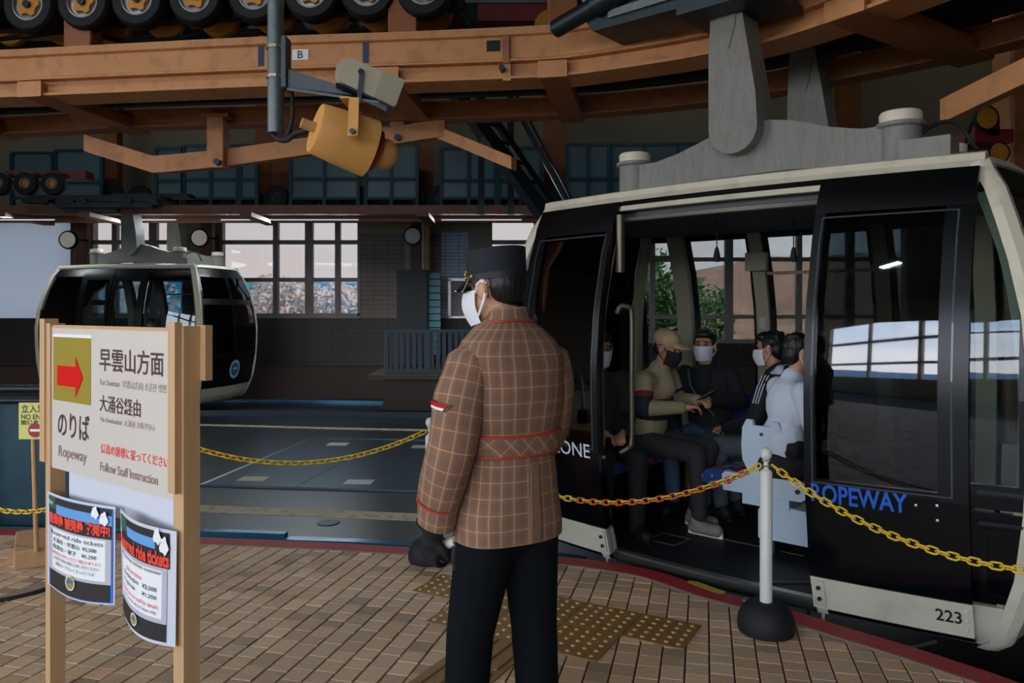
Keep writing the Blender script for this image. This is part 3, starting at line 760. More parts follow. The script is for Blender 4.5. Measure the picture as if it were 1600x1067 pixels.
# tan pillar at right edge
o = thing('pillar', 'tan steel pillar at the right edge behind the gondola', 'pillar', (4.45, 6.8, ZP))
mb = MB(); mb.cbox((4.45, 6.8, 3.3), (.22, .3, 7.2), None, .01); mb.build('shaft', m_beam, o)
mb = MB(); mb.box(4.32, 4.58, 6.6, 6.66, ZP, 6.9); mb.build('flange', m_beam2, o)
# ---------------------------------------------------------------- drive tyres
def tyre_parts(root, r=.215, w=.15, pulley=True):
    Rm = Matrix.Rotation(math.pi / 2, 4, 'X')           # lathe axis -> -Y (towards viewer)
    mb = MB(); mb.lathe([(r * .60, -w / 2), (r * .9, -w / 2), (r * .985, -w * .36), (r, -w * .2), (r, w * .2), (r * .985, w * .36), (r * .9, w / 2), (r * .60, w / 2), (r * .58, 0)], 28, Rm)
    mb.build('tyre', m_black, root, world=False, smooth=40)
    mb = MB(); mb.lathe([(r * .60, -w * .45), (r * .60, w * .48), (r * .55, w * .5), (r * .52, w * .30), (r * .2, w * .26), (.01, w * .26)], 28, Rm); rim = mb.build('rim', m_grey, root, world=False, smooth=40)
    mb = MB()
    pts = []
    for k in range(20):
        a = 2 * math.pi * k / 20; rr = r * (.44 if k % 4 in (0, 1) else .33); pts.append((rr * math.cos(a), rr * math.sin(a)))
    mb.prism(pts, (0, -w * .26, 0), (1, 0, 0), (0, 0, 1), (0, -1, 0), .03); mb.build('hub_star', m_rim, rim, world=False, fix=True)
    mb = MB(); mb.lathe([(.03, w * .2), (.03, w * .62), (.005, w * .62)], 10, Rm); mb.build('hub_cap', m_dsteel, rim, world=False)
    if pulley:
        mb = MB(); y0 = -.42; mb.lathe([(r * .2, y0), (r * .74, y0), (r * .78, y0 + .01), (r * .70, y0 + .03), (r * .78, y0 + .05), (r * .74, y0 + .06), (r * .2, y0 + .06)], 28, Rm)
        mb.build('pulley', m_rim, root, world=False, smooth=40)
        mb = MB(); mb.cyl((0, 0, 0), (0, .42, 0), .028, n=10); mb.build('axle', m_dsteel, root, world=False)
first = None
for k, px in enumerate((-40, 46, 131, 216, 306, 399, 487, 575, 663)):
    p = at_px(NP, px) + Vector((0, .05, ZB + .365 + .415 - .015 * k * .3)); lab = 'black overhead drive tyre with orange hub, %s from the left' % ORD[k]
    if first is None:
        first = thing('tyre_assembly', lab, 'tyre assembly', p, -.06, 'row of drive tyres above the near beam'); tyre_parts(first)
    else: copy_tree(first, p, -.06, lab)
# support beam for tyres, black belt, mesh cover
t = thing('tyre_carrier', 'dark carrier beam holding the overhead tyre row', 'carrier', (-2, 6.4, 3.9))
P = [at_px(NP, px) + Vector((0, .28, 0)) for px in (-60, 100, 250, 400, 550, 720)]
MB().sweep([Vector((p.x, p.y, 3.9)) for p in P], [(-.05, 0), (-.05, .2), (.05, .2), (.05, 0)]).build('beam', m_dsteel, t, fix=True)
mb = MB(); mb.tube(catmull([W(-40, 66, 6.5), W(40, 57, 6.5), W(130, 48, 6.5), W(180, 62, 6.5), W(260, 62, 6.5), W(340, 48, 6.5), W(420, 32, 6.5), W(560, 30, 6.5), W(640, 26, 6.5)], 5), .02, 6); mb.build('belt', m_black, t)
m_meshgrey = mat('grey_mesh', (120, 118, 112), .6, .3, var=.3, vs_=60)
MB().sweep([W(-60, 66, 6.75), W(150, 62, 6.75), W(330, 52, 6.7), W(600, 44, 6.6)], [(-.01, 0), (-.01, .2), (.01, .2), (.01, 0)]).build('mesh_cover', m_meshgrey, t, fix=True)
# dark red machine block behind
t = thing('drive_unit', 'dark red drive unit above the near beam at centre', 'machine', W(815, 45, 6.6))
a = W(748, 46, 6.7); b = W(870, 20, 6.7)
mb = MB(); mb.box(a.x, b.x, 6.5, 6.9, a.z, b.z); mb.build('casing', m_red, t)
mb = MB(); mb.box(a.x - .1, b.x + .05, 6.48, 6.9, b.z, b.z + .05); mb.build('top_plate', m_steel, t)
mb = MB(); q = W(862, 44, 6.4); mb.lathe([(.01, 0), (.14, 0), (.15, .03), (.14, .06), (.01, .06)], 20, Matrix.Translation(q) @ Matrix.Rotation(math.pi / 2, 4, 'X')); mb.build('pulley', m_rim, t, smooth=40)
# ---------------------------------------------------------------- grey pole with speaker and camera
t = thing('ceiling_pole', 'grey galvanised pole hanging from the ceiling with two clamps', 'pole', W(431, 208, 4.0))
a = W(431, 208, 4.0); mb = MB(); mb.cyl(a, (a.x, a.y, 6.9), .042, n=20); mb.build('tube', m_steel, t, smooth=40)
for py in (75, 121):
    q = W(431, py, 4.0); mb = MB(); mb.lathe([(.043, -.008), (.049, -.008), (.049, .008), (.043, .008)], 20, Matrix.Translation(q)); mb.build('clamp', m_chrome, t)
m_arm = mat('dark_grey_bracket', (70, 78, 82), .5, .3, var=.1)
mb = MB(); q = W(447, 140, 3.98); mb.cbox((q.x, q.y, W(447, 100, 3.98).z), (.03, .09, .27), None, .006); o = mb.build('bracket_plate', m_arm, t)
mb = MB(); mb.loft([[W(450, 108, 3.95), W(450, 136, 3.95), W(450, 136, 4.12), W(450, 108, 4.12)], [W(560, 142, 3.9), W(560, 150, 3.9), W(560, 150, 4.02), W(560, 142, 4.02)]]); mb.build('bracket_arm', m_arm, o, fix=True)
mb = MB(); mb.loft([[W(448, 136, 3.95), W(448, 141, 3.95), W(460, 138, 4.25), W(460, 134, 4.25)], [W(592, 158, 3.75), W(592, 161, 3.75), W(592, 158, 4.1), W(592, 155, 4.1)]]); mb.build('bracket_shelf', m_arm, o, fix=True)
mb = MB(); mb.tube(catmull([W(424, 207, 4.0), W(433, 217, 3.97), W(448, 219, 3.95), W(460, 210, 3.93), W(478, 204, 3.9), W(487, 204, 3.9)], 5), .014, 8); mb.build('cable', m_black, t)
mb = MB(); mb.tube(catmull([W(456, 142, 4.0), W(457, 165, 3.98), W(456, 190, 3.97), W(448, 216, 3.95)], 5), .010, 8); mb.build('cable', m_black, t)
# horn loudspeaker
ax0, ax1 = W(493, 200, 3.72), W(572, 230, 3.84)
axis = (ax1 - ax0).normalized()
rot = axis.to_track_quat('Z', 'Y').to_matrix().to_4x4(); M_ = Matrix.Translation(ax0) @ rot
Ls = (ax1 - ax0).length
t = thing('horn_loudspeaker', 'tan cylindrical horn loudspeaker hanging from the pole bracket', 'loudspeaker', W(540, 265, 3.72))
mb = MB(); mb.lathe([(.01, -.002), (.12, -.002), (.124, .004), (.136, Ls * .5), (.146, Ls + .02), (.138, Ls + .02), (.125, Ls * .5), (.10, .05), (.01, .05)], 36, M_); mb.build('bell', m_speaker, t, smooth=40)
mb = MB(); mb.lathe([(.03, Ls * .3), (.05, Ls), (.075, Ls + .06), (.078, Ls + .11), (.06, Ls + .15), (.02, Ls + .165), (.003, Ls + .168)], 24, M_); mb.build('inner_cone', m_speaker, t, smooth=60)
mb = MB(); mb.lathe([(.082, Ls + .03), (.105, Ls + .035), (.105, Ls + .055), (.082, Ls + .06)], 24, M_); mb.build('red_ring', mat('speaker_red_ring', (150, 44, 30), .5), t, smooth=40)
mb = MB(); mb.cyl(ax0 - axis * .07, ax0 + axis * .0, .026, n=12); mb.build('cable_gland', m_wood2, t)
for sgn, dd in ((-1, -.15), (1, .15)):
    u_ = rot @ Vector((0, 1, 0)); side = Vector((0, dd, 0))
    a, b = W(553, 152, 3.8 + dd), W(551, 212, 3.74 + dd); mb = MB(); X_ = Vector((1, 0, 0))
    mb.prism([(-.024, 0), (.024, 0), (.024, 1), (-.024, 1)], b, X_, (a - b), (0, 1, 0), .006); br = mb.build('bracket', m_speaker, t, fix=True)
    mb = MB(); q = b + Vector((0, -.0, .02)); mb.cyl(q + Vector((0, -.014, 0)), q + Vector((0, .014, 0)), .013, n=8); mb.build('bolt', m_dsteel, br)
mb = MB(); a = W(553, 152, 3.65); b = W(545, 156, 3.95); mb.cbox(((a.x + b.x) / 2, (a.y + b.y) / 2, a.z), (.05, .30, .008)); mb.build('bracket', m_speaker, t)
# beige camera
t = thing('security_camera', 'beige security camera housing on the pole bracket', 'camera', W(585, 160, 3.8))
c0 = W(563, 124, 3.85); M_ = Matrix.Translation(c0) @ Matrix.Rotation(math.radians(20), 4, 'Y') @ Matrix.Rotation(.25, 4, 'Z')
pr = [(-.055 + .07 * math.cos(math.radians(a)), .0 + .065 * math.sin(math.radians(a))) for a in range(90, 271, 15)] + [(.20, -.075), (.20, .065)]
mb = MB(); mb.prism(pr, (0, -.07, 0), (1, 0, 0), (0, 0, 1), (0, 1, 0), .14); mb.v = [M_ @ p for p in mb.v]; mb.build('housing', m_camera, t, fix=True)
mb = MB(); mb.box(.09, .205, -.076, .076, -.07, .069, M_); mb.build('hood', mat('camera_hood', (168, 162, 136), .5), t)
mb = MB(); mb.prism([(-.10, -.075), (.17, -.085), (.2, -.078), (-.06, -.066)], (0, -.07, 0), (1, 0, 0), (0, 0, 1), (0, 1, 0), .14); mb.v = [M_ @ p for p in mb.v]; mb.build('shade', m_dsteel, t, fix=True)
mb = MB(); mb.box(-.01, .012, -.082, -.074, -.13, .03, M_ @ Matrix.Rotation(-.25, 4, 'Y')); mb.build('yoke', m_arm, t)
mb = MB(); mb.cyl(M_ @ Vector((-.008, -.088, .02)), M_ @ Vector((-.008, -.07, .02)), .014, n=8); mb.build('screw', m_dsteel, t)
# ---------------------------------------------------------------- far track, gallery
t = thing('far_track_beam', 'brown track beam along the far side of the hall', 'beam', (-3, 14.2, 3.15))
FB = [Vector((x, 14.2, 0)) for x in (-13, -8, -4, -1, 1, 3.2)]
beam(FB, [(-.14, .10), (-.14, .30), (.14, .30), (.14, .10)], 3.15).build('upper_box', m_farbeam, t, fix=True)
beam(FB, [(-.09, .0), (-.09, .10), (.09, .10), (.09, .0)], 3.15).build('lower_channel', m_farbeam, t, fix=True)
beam([p - Vector((0, .9, 0)) for p in FB], [(-.07, .06), (-.07, .2), (.07, .2), (.07, .06)], 3.12).build('outer_channel', m_farbeam, t, fix=True)
for px in (40, 165, 405, 668):
    x = (px - 800) / F * 13.6; mb = MB(); mb.box(x - .1, x + .1, 12.9, 14.3, 3.1, 3.17); mb.build('cross_piece', m_farbeam, t)
# glowing strips painting window-light highlights on its lower flange, with added fill lights
m_flangeglow = mat('flange_highlight_glow', (235, 240, 255), .4, emit=(235, 240, 255), es=.9)
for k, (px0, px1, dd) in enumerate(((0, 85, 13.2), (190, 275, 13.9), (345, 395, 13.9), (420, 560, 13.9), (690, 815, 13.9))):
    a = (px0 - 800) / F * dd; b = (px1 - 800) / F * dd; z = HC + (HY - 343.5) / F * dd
    o = thing('flange_highlight', 'thin white tube lamp under the far beam, %s from the left' % ORD[k], 'lamp', ((a + b) / 2, dd, z), group='tube lamps under the far beam')
    mb = MB(); mb.cyl((a, dd, z), (b, dd, z), .008, n=8); mb.build('tube', m_flangeglow, o)
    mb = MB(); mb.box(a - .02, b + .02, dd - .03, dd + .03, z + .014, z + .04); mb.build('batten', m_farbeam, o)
    l = bpy.data.lights.new('flange_fill_light', 'AREA'); l.shape = 'RECTANGLE'; l.size = b - a; l.size_y = .02; l.energy = 22 * (b - a); l.color = (.86, .95, 1)
    lo_ = bpy.data.objects.new('flange_fill_light', l); lo_.location = (0, .0, -.012); lo_.rotation_euler = (-.5, 0, 0); lo_.parent = o; COL.objects.link(lo_)
firstf = None
for k in range(20):
    x = -7.6 + k * .52
    lab = 'small dark tyre in the row above the far beam, %s from the left' % ORD[k]
    if firstf is None:
        firstf = thing('roller_assembly', lab, 'tyre assembly', (x, 14.62, 3.66), 0, 'row of dark tyres above the far beam')
        mb = MB(); Rm = Matrix.Rotation(math.pi / 2, 4, 'X'); mb.lathe([(.11, -.07), (.225, -.07), (.24, -.04), (.24, .04), (.225, .07), (.11, .07)], 20, Rm); mb.build('tyre', m_black, firstf, world=False, smooth=40)
        mb = MB(); mb.lathe([(.11, -.05), (.11, .05), (.03, .05), (.03, .08), (.004, .08)], 16, Rm); mb.build('hub', m_dsteel, firstf, world=False)
    else: copy_tree(firstf, (x, 14.62, 3.66), 0, lab)
YG = 14.42
t = thing('roller_carrier', 'dark beam carrying the far tyre row under the gallery', 'beam', (-2.6, 14.76, 3.5))
mb = MB(); mb.box(-8.2, 3.0, 14.70, 14.80, 3.56, 3.74); mb.build('web', m_dsteel, t)
for x in (-8, -5, -2, 1): mb = MB(); mb.box(x - .05, x + .05, 14.70, 14.95, 3.45, 3.6); mb.build('bracket', m_dsteel, t)
mb = MB(); mb.box(-13, 6.5, 14.9, 16.7, 3.42, 3.55); struct(mb.build('gallery_floor', m_dsteel), 'floor of the upper service gallery')
m_galglass = mat('gallery_panel', (92, 122, 128), .25, .0, var=.15, vs_=1.5)
def rail_panel(px0, px1, y0, y1, lab, mids=1):
    x0, x1 = (px0 - 800) / F * YG, (px1 - 800) / F * YG; z0 = 3.46; z1 = HC + (HY - y0) / F * YG
    t = thing('railing_panel', lab, 'railing', ((x0 + x1) / 2, YG, z0), group='teal railing panels of the upper gallery')
    mb = MB(); mb.box(x0, x1, YG - .01, YG + .01, z0 + .16, z1 - .04); mb.build('sheet', m_galglass, t)
    for x in [x0 + (x1 - x0) * i / (mids + 1) for i in range(mids + 2)]:
        mb = MB(); mb.box(x - .03, x + .03, YG - .05, YG + .03, z0, z1); mb.build('post', m_tealsteel, t)
    for z in (z1, z0 + (z1 - z0) * .45, z0 + .16):
        mb = MB(); mb.box(x0, x1, YG - .06, YG - .01, z - .025, z + .025); mb.build('rail', m_tealsteel, t)
for k, (a, b, y0, m_) in enumerate(((20, 84, 240, 0), (88, 160, 236, 0), (245, 285, 232, 0), (288, 372, 228, 1), (376, 402, 228, 0), (455, 560, 226, 1), (572, 652, 226, 1), (690, 775, 232, 1), (780, 846, 232, 1), (886, 952, 226, 1), (956, 1110, 226, 2))):
    rail_panel(a, b, y0, 310, 'teal panelled gallery railing, %s section from the left' % ORD[k], m_)
for k, (a, b) in enumerate(((164, 184), (404, 424), (428, 452), (655, 676), (850, 882), (1310, 1340))):
    x0, x1 = (a - 800) / F * 15.2, (b - 800) / F * 15.2; t = thing('pillar', 'brown gallery pillar, %s from the left' % ORD[k], 'pillar', ((x0 + x1) / 2, 15.3, 3.55), group='brown pillars of the upper gallery')
    mb = MB(); mb.box(x0, x1, 15.15, 15.4, 3.55, 6.95); mb.build('shaft', m_beam2, t); mb = MB(); mb.box(x0 - .03, x1 + .03, 15.11, 15.15, 3.55, 6.9); mb.build('flange', m_beam2, t)
# hall pillars below the far beam (brown, beside windows)
for k, px in enumerate((126, 322, 650, 935)):
    x = XF(px, 16.4); mb = MB(); mb.cbox((x, 16.5, 2.45), (.24, .2, 2.2), None, .01); tag(mb.build('pillar', m_farbeam), 'brown pillar against the far wall, %s from the left' % ORD[k], 'pillar', 'pillars against the far wall')
# round wall mirrors
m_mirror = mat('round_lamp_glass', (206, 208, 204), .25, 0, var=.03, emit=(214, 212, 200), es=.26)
for k, (px, py) in enumerate(((108, 375), (313, 372), (645, 369))):
    q = W(px, py, 16.2); t = thing('wall_lamp', ('round white wall lamp beside the white wall section', 'round white wall lamp between the two hall windows', 'round grey wall lamp on the brown tiled wall')[k], 'lamp', q)
    Rm = Matrix.Translation(q) @ Matrix.Rotation(math.pi / 2, 4, 'X')
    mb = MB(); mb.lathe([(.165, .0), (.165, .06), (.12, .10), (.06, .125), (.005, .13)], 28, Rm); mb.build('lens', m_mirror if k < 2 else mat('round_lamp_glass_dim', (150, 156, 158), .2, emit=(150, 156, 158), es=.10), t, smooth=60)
    mb = MB(); mb.lathe([(.16, -.02), (.195, -.02), (.2, .03), (.19, .06), (.162, .06)], 28, Rm); mb.build('rim', m_black, t, smooth=50)
    mb = MB(); mb.cyl(q + Vector((.2, .02, 0)), q + Vector((.34, .1, 0)), .02, n=8); mb.build('arm', m_dsteel, t)
t = thing('yellow_pipe', 'yellow pipe on the tiled wall above the dark cabinet', 'pipe', (XF(668, 16.2), 16.2, ZF(422, 16.2)))
mb = MB(); mb.cyl((XF(668, 16.2), 16.2, ZF(425, 16.2)), (XF(668, 16.2), 16.2, 3.6), .07, n=12); mb.build('tube', mat('ochre_pipe', (190, 150, 70), .5), t)
mb = MB(); mb.cyl((XF(661, 16.2), 16.2, ZF(425, 16.2)), (XF(661, 16.2), 16.2, 3.6), .03, n=10); mb.build('conduit', m_postwhite, t)
# electrical cabinet
m_cab = mat('dark_teal_cabinet', (14, 24, 28), .5, .0, var=.08); m_cabside = mat('window_lit_cabinet_side', (96, 150, 162), .5, var=.05)  # side slats paler than the front: window light put into their colour
t = thing('electrical_cabinet', 'dark teal cabinet standing against the far wall', 'cabinet', (XF(650, 15.6), 15.6, ZF(520, 15.6)))
x0, x1, x2 = XF(620, 15.4), XF(668, 15.4), XF(690, 15.8); z0, z1 = ZF(570, 15.4), ZF(421, 15.4)
mb = MB(); mb.box(x0, x1, 15.4, 16.0, z0, z1); bd = mb.build('body', m_cab, t)
mb = MB(); mb.box(x0 + .02, x1 - .02, 15.385, 15.4, z0 + .03, z1 - .03); mb.build('door', m_cab, t)
for k in range(12):
    z = z1 - .08 - k * .14; mb = MB(); mb.box(x1 + .01, x2, 15.55, 15.57 + .0, z - .1, z + .02); mb.build('side_slat', m_cabside, t, fix=True)
# teal slatted fence in front
m_slat = mat('teal_slat', (6, 44, 58), .4, .1, var=.15, vs_=4)
t = thing('slat_fence', 'teal slatted fence on a ledge left of the uniformed man', 'fence', (XF(662, 13.8), 13.8, ZF(583, 13.8)))
x0, x1 = XF(604, 13.8), XF(735, 13.8); z0, z1 = ZF(582, 13.8), ZF(517, 13.8)
for k in range(14):
    x = x0 + .06 + (x1 - x0 - .1) * k / 13; mb = MB(); mb.box(x - .035, x + .035, 13.79, 13.81, z0 + .02, z1 - .03); mb.build('slat', m_slat, t)
for x in (x0, (x0 + x1) / 2, x1): mb = MB(); mb.box(x - .04, x + .04, 13.75, 13.85, z0, z1); mb.build('post', m_slat, t)
for z in (z0 + .03, z1): mb = MB(); mb.box(x0 - .04, x1 + .04, 13.74, 13.86, z - .03, z + .03); mb.build('rail', m_slat, t)
mb = MB(); mb.box(XF(580, 13.9), XF(760, 13.9), 13.5, 16.2, ZF(590, 13.9), ZF(583, 13.9)); struct(mb.build('ledge', mat('olive_ledge', (74, 74, 60), .7)), 'olive ledge under the teal fence')
mb = MB(); mb.box(XF(600, 13.9), XF(760, 13.9), 13.8, 16.2, ZP, ZF(590, 13.9)); struct(mb.build('ledge_wall', m_brownbase), 'brown wall under the olive ledge')
# dark diagonal braces
t = thing('diagonal_brace', 'dark steel diagonal brace left of the near gondola roof', 'brace', W(850, 340, 8.2))
for (a, b, r_) in (((594, -16, 9.0), (862, 352, 8.2), .10), ((640, -9, 9.2), (880, 345, 8.4), .05)):
    mb = MB(); p, q = W(*a), W(*b); mb.tube([p, q], r_, 4); mb.build('member', m_dsteel, t)
for k in range(6):
    f_ = (k + .5) / 6; p = W(728, 168, 8.6).lerp(W(862, 352, 8.2), f_); q = W(760, 168, 8.8).lerp(W(880, 345, 8.4), min(1, f_ + .1)); mb = MB(); mb.tube([p, q], .02, 4); mb.build('lacing', m_dsteel, t)
t = thing('diagonal_brace', 'thin dark strut crossing in front of the gallery pillar', 'brace', W(885, 310, 9.5))
mb = MB(); mb.tube([W(700, -28, 10.2), W(886, 316, 9.4)], .035, 6); mb.build('member', m_dsteel, t)
mb = MB(); mb.tube([W(716, -22, 10.2), W(894, 312, 9.5)], .02, 6); mb.build('member', m_dsteel, t)
t = thing('upright_frame', 'dark steel upright frame behind the sloping guide rail', 'frame', W(775, 330, 9.6))
for px in (752, 798): mb = MB(); a = W(px, 335, 9.6); mb.box(a.x - .04, a.x + .04, 9.56, 9.64, a.z, 6.95); mb.build('upright', m_dsteel, t)
mb = MB(); a = W(752, 240, 9.6); b = W(798, 240, 9.6); mb.box(a.x, b.x, 9.57, 9.63, a.z - .03, a.z + .03); mb.build('crosspiece', m_dsteel, t)
# red wheel carriages
def red_carriage(px, py, d, n, r, lab, rz=0):
    t = thing('wheel_carriage', lab, 'machine', W(px, py + 22, d), rz)
    c = W(px, py, d)
    mb = MB(); mb.box(c.x - .95, c.x + n * r * 2.25, d - .02, d + .2, c.z + r * .5, c.z + r * 1.15); mb.build('frame', m_red, t)
    for k in range(n):
        q = Vector((c.x + k * r * 2.2, d - .1, c.z)); Rm = Matrix.Translation(q) @ Matrix.Rotation(math.pi / 2, 4, 'X')
        mb = MB(); mb.lathe([(r * .5, -.06), (r * .92, -.06), (r, -.03), (r, .03), (r * .92, .06), (r * .5, .06)], 24, Rm); w_ = mb.build('tyre', m_black, t, smooth=40)
        mb = MB(); mb.lathe([(r * .5, -.05), (r * .52, .05), (r * .4, .04), (r * .3, .02), (.004, .02)], 20, Rm); mb.build('rim', m_grey, w_, smooth=40)
        mb = MB(); mb.lathe([(r * .28, .0), (r * .28, .04), (.004, .05)], 6, Rm); mb.build('hub', m_rim, w_)
red_carriage(8, 289, 10.5, 3, .165, 'dark red carriage with three small tyres at the left edge')
t = thing('far_carriage', 'dark grip carriage above the far gondola', 'machine', W(170, 318, 13.3))
for (a, b, c_, d_, dd, h_) in ((60, 260, 308, 318, 13.3, .5), (95, 245, 318, 326, 13.2, .35), (110, 190, 322, 333, 13.3, .3), (40, 120, 313, 318, 13.1, .2), (180, 300, 304, 310, 13.5, .3)):
    p, q = W(a, d_, dd), W(b, c_, dd); mb = MB(); mb.box(p.x, q.x, dd - h_ / 2, dd + h_ / 2, p.z, q.z); mb.build('plate', m_dsteel, t)
for px in (80, 130, 200, 240):
    q = W(px, 314, 13.0); mb = MB(); mb.cyl(q, q + Vector((0, .5, 0)), .06, n=12); mb.build('roller', m_dsteel, t)
# red pulley machine at right edge
t = thing('pulley_machine', 'red machine with orange pulleys at the upper right edge', 'machine', W(1545, 250, 6.2))
a, b = W(1512, 226, 6.3), W(1572, 206, 6.3); mb = MB(); mb.box(a.x, b.x, 6.2, 6.5, a.z, b.z); fr = mb.build('frame', m_red, t)
a, b = W(1538, 214, 6.25), W(1556, 188, 6.25); mb = MB(); mb.box(a.x, b.x, 6.2, 6.45, a.z, b.z); mb.build('upright', m_red, t)
for px, py, r in ((1537, 186, .085), (1556, 240, .075)):
    Rm = Matrix.Translation(W(px, py, 6.12)) @ Matrix.Rotation(math.pi / 2, 4, 'X')
    mb = MB(); mb.lathe([(.01, 0), (r * .8, 0), (r, .005), (r * .9, .025), (r, .045), (r * .8, .05), (r * .3, .04), (.01, .04)], 24, Rm); w_ = mb.build('pulley', m_rim, t, smooth=40)
    mb = MB(); mb.lathe([(r * 1.02, .0), (r * 1.12, .0), (r * 1.12, .05), (r * 1.02, .05)], 24, Rm); mb.build('belt', m_black, w_, smooth=40)
mb = MB(); mb.tube([W(1520, 190, 6.2), W(1508, 224, 6.2)], .012, 6); mb.build('belt', m_black, t)
# left teal mesh fence with pipe rails
t = thing('mesh_fence', 'teal mesh fence with dark pipe rails at the left edge', 'fence', W(20, 828, 6.1))
dd = 6.2; x0, x1 = (-420 - 800) / F * dd, (118 - 800) / F * dd; z0 = HC - (832 - HY) / F * dd
m_mesh = mat('teal_mesh_panel', (20, 58, 70), .45, .2, var=.3, vs_=5, bump=.4, bs=180)
for k in range(4):
    a = x0 + (x1 - x0) * k / 4; b = x0 + (x1 - x0) * (k + 1) / 4; mb = MB(); mb.box(a + .03, b - .03, dd, dd + .02, z0 + .04, HC - (628 - HY) / F * dd); mb.build('panel', m_mesh, t)
for k in range(5):
    a = x0 + (x1 - x0) * k / 4; mb = MB(); mb.cyl((a, dd - .05, z0), (a, dd - .05, HC - (612 - HY) / F * dd), .028, n=10); mb.build('post', m_tealsteel, t)
for py, r in ((606, .030), (624, .026), (822, .03)): mb = MB(); z = HC - (py - HY) / F * dd; mb.cyl((x0, dd - .07, z), (x1, dd - .07, z), r, n=12); mb.build('pipe_rail', m_dsteel, t, smooth=40)

# ---------------------------------------------------------------- ceiling lamps above the frame: platform row, plus an added hall fill row
m_lampwhite = mat('lamp_diffuser', (250, 248, 240), .5, emit=(250, 246, 236), es=2)
def ceiling_lamp(x, y, z, power, col, lab, sx=.5, sy=.14):
    t = thing('ceiling_lamp', lab, 'lamp', (x, y, z), group='long ceiling lamps of the station')
    mb = MB(); mb.cbox((x, y, z + .05), (sx, sy, .10), None, .01); mb.build('housing', m_steel, t)
    mb = MB(); mb.box(x - sx / 2 + .03, x + sx / 2 - .03, y - sy / 2 + .03, y + sy / 2 - .03, z - .004, z + .004); mb.build('diffuser', m_lampwhite, t)
    for a in (-.4, .4): mb = MB(); mb.cyl((x + a * sx, y, z + .1), (x + a * sx, y, 7.0), .01, n=6); mb.build('suspension', m_dsteel, t)
    l = bpy.data.lights.new('lamp_light', 'AREA'); l.shape = 'RECTANGLE'; l.size = sx; l.size_y = sy; l.energy = power; l.color = col
    o = bpy.data.objects.new('lamp_light', l); o.location = (0, 0, -.012); o.parent = t; COL.objects.link(o)
WARM = (1.0, .90, .78); NEUT = (.92, .97, 1.0)
for k, (x, y) in enumerate(((-5.0, 3.4), (-2.6, 2.8), (-5.4, .2), (-2.6, -1.2))): ceiling_lamp(x, y, 5.6, 30, NEUT, 'long platform ceiling lamp above the frame, %s of the platform row' % ORD[k])
for k, (x, y) in enumerate(((-7.5, 11.6), (-2.6, 11.4), (2.6, 11.2), (6.2, 8.2))): ceiling_lamp(x, y, 6.2, 16, NEUT, 'long hall ceiling lamp above the frame, %s of the hall row' % ORD[k])  # hall row added out of view to brighten the gallery
# ================================================================ gondolas
GW, GK = 1.05, .068
PROF = [(-.10, .24), (0, .145), (.3, .06), (.7, .012), (1.15, 0), (1.5, .03), (1.8, .095), (2.05, .18), (2.25, .275)]
def prof(z): return interp(z, PROF)
def yF(u, z): return -(GW - prof(z) - GK * u * u)
def UC(z): return 1.62 - prof(z) * .98
def front(u, z, t): return Vector((u, yF(u, z) - t, z))
def back(u, z, t): return Vector((u, -yF(u, z) + t, z))
def endR(v, z, t):
    c = UC(z); yc = -yF(c, z); y = v * yc
    return Vector((c + .09 * (1 - v * v) + t, y, z))
def endL(v, z, t):
    p = endR(v, z, t); return Vector((-p.x, p.y, p.z))
m_gfloor = mat('gondola_floor_mat', (20, 22, 25), .55, var=.15, vs_=9)
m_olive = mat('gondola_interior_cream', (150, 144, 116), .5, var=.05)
m_gceil = mat('gondola_ceiling', (52, 58, 64), .5, var=.05)
m_step = mat('step_rubber', (62, 60, 56), .8, var=.3, vs_=60, bump=.4, bs=90)
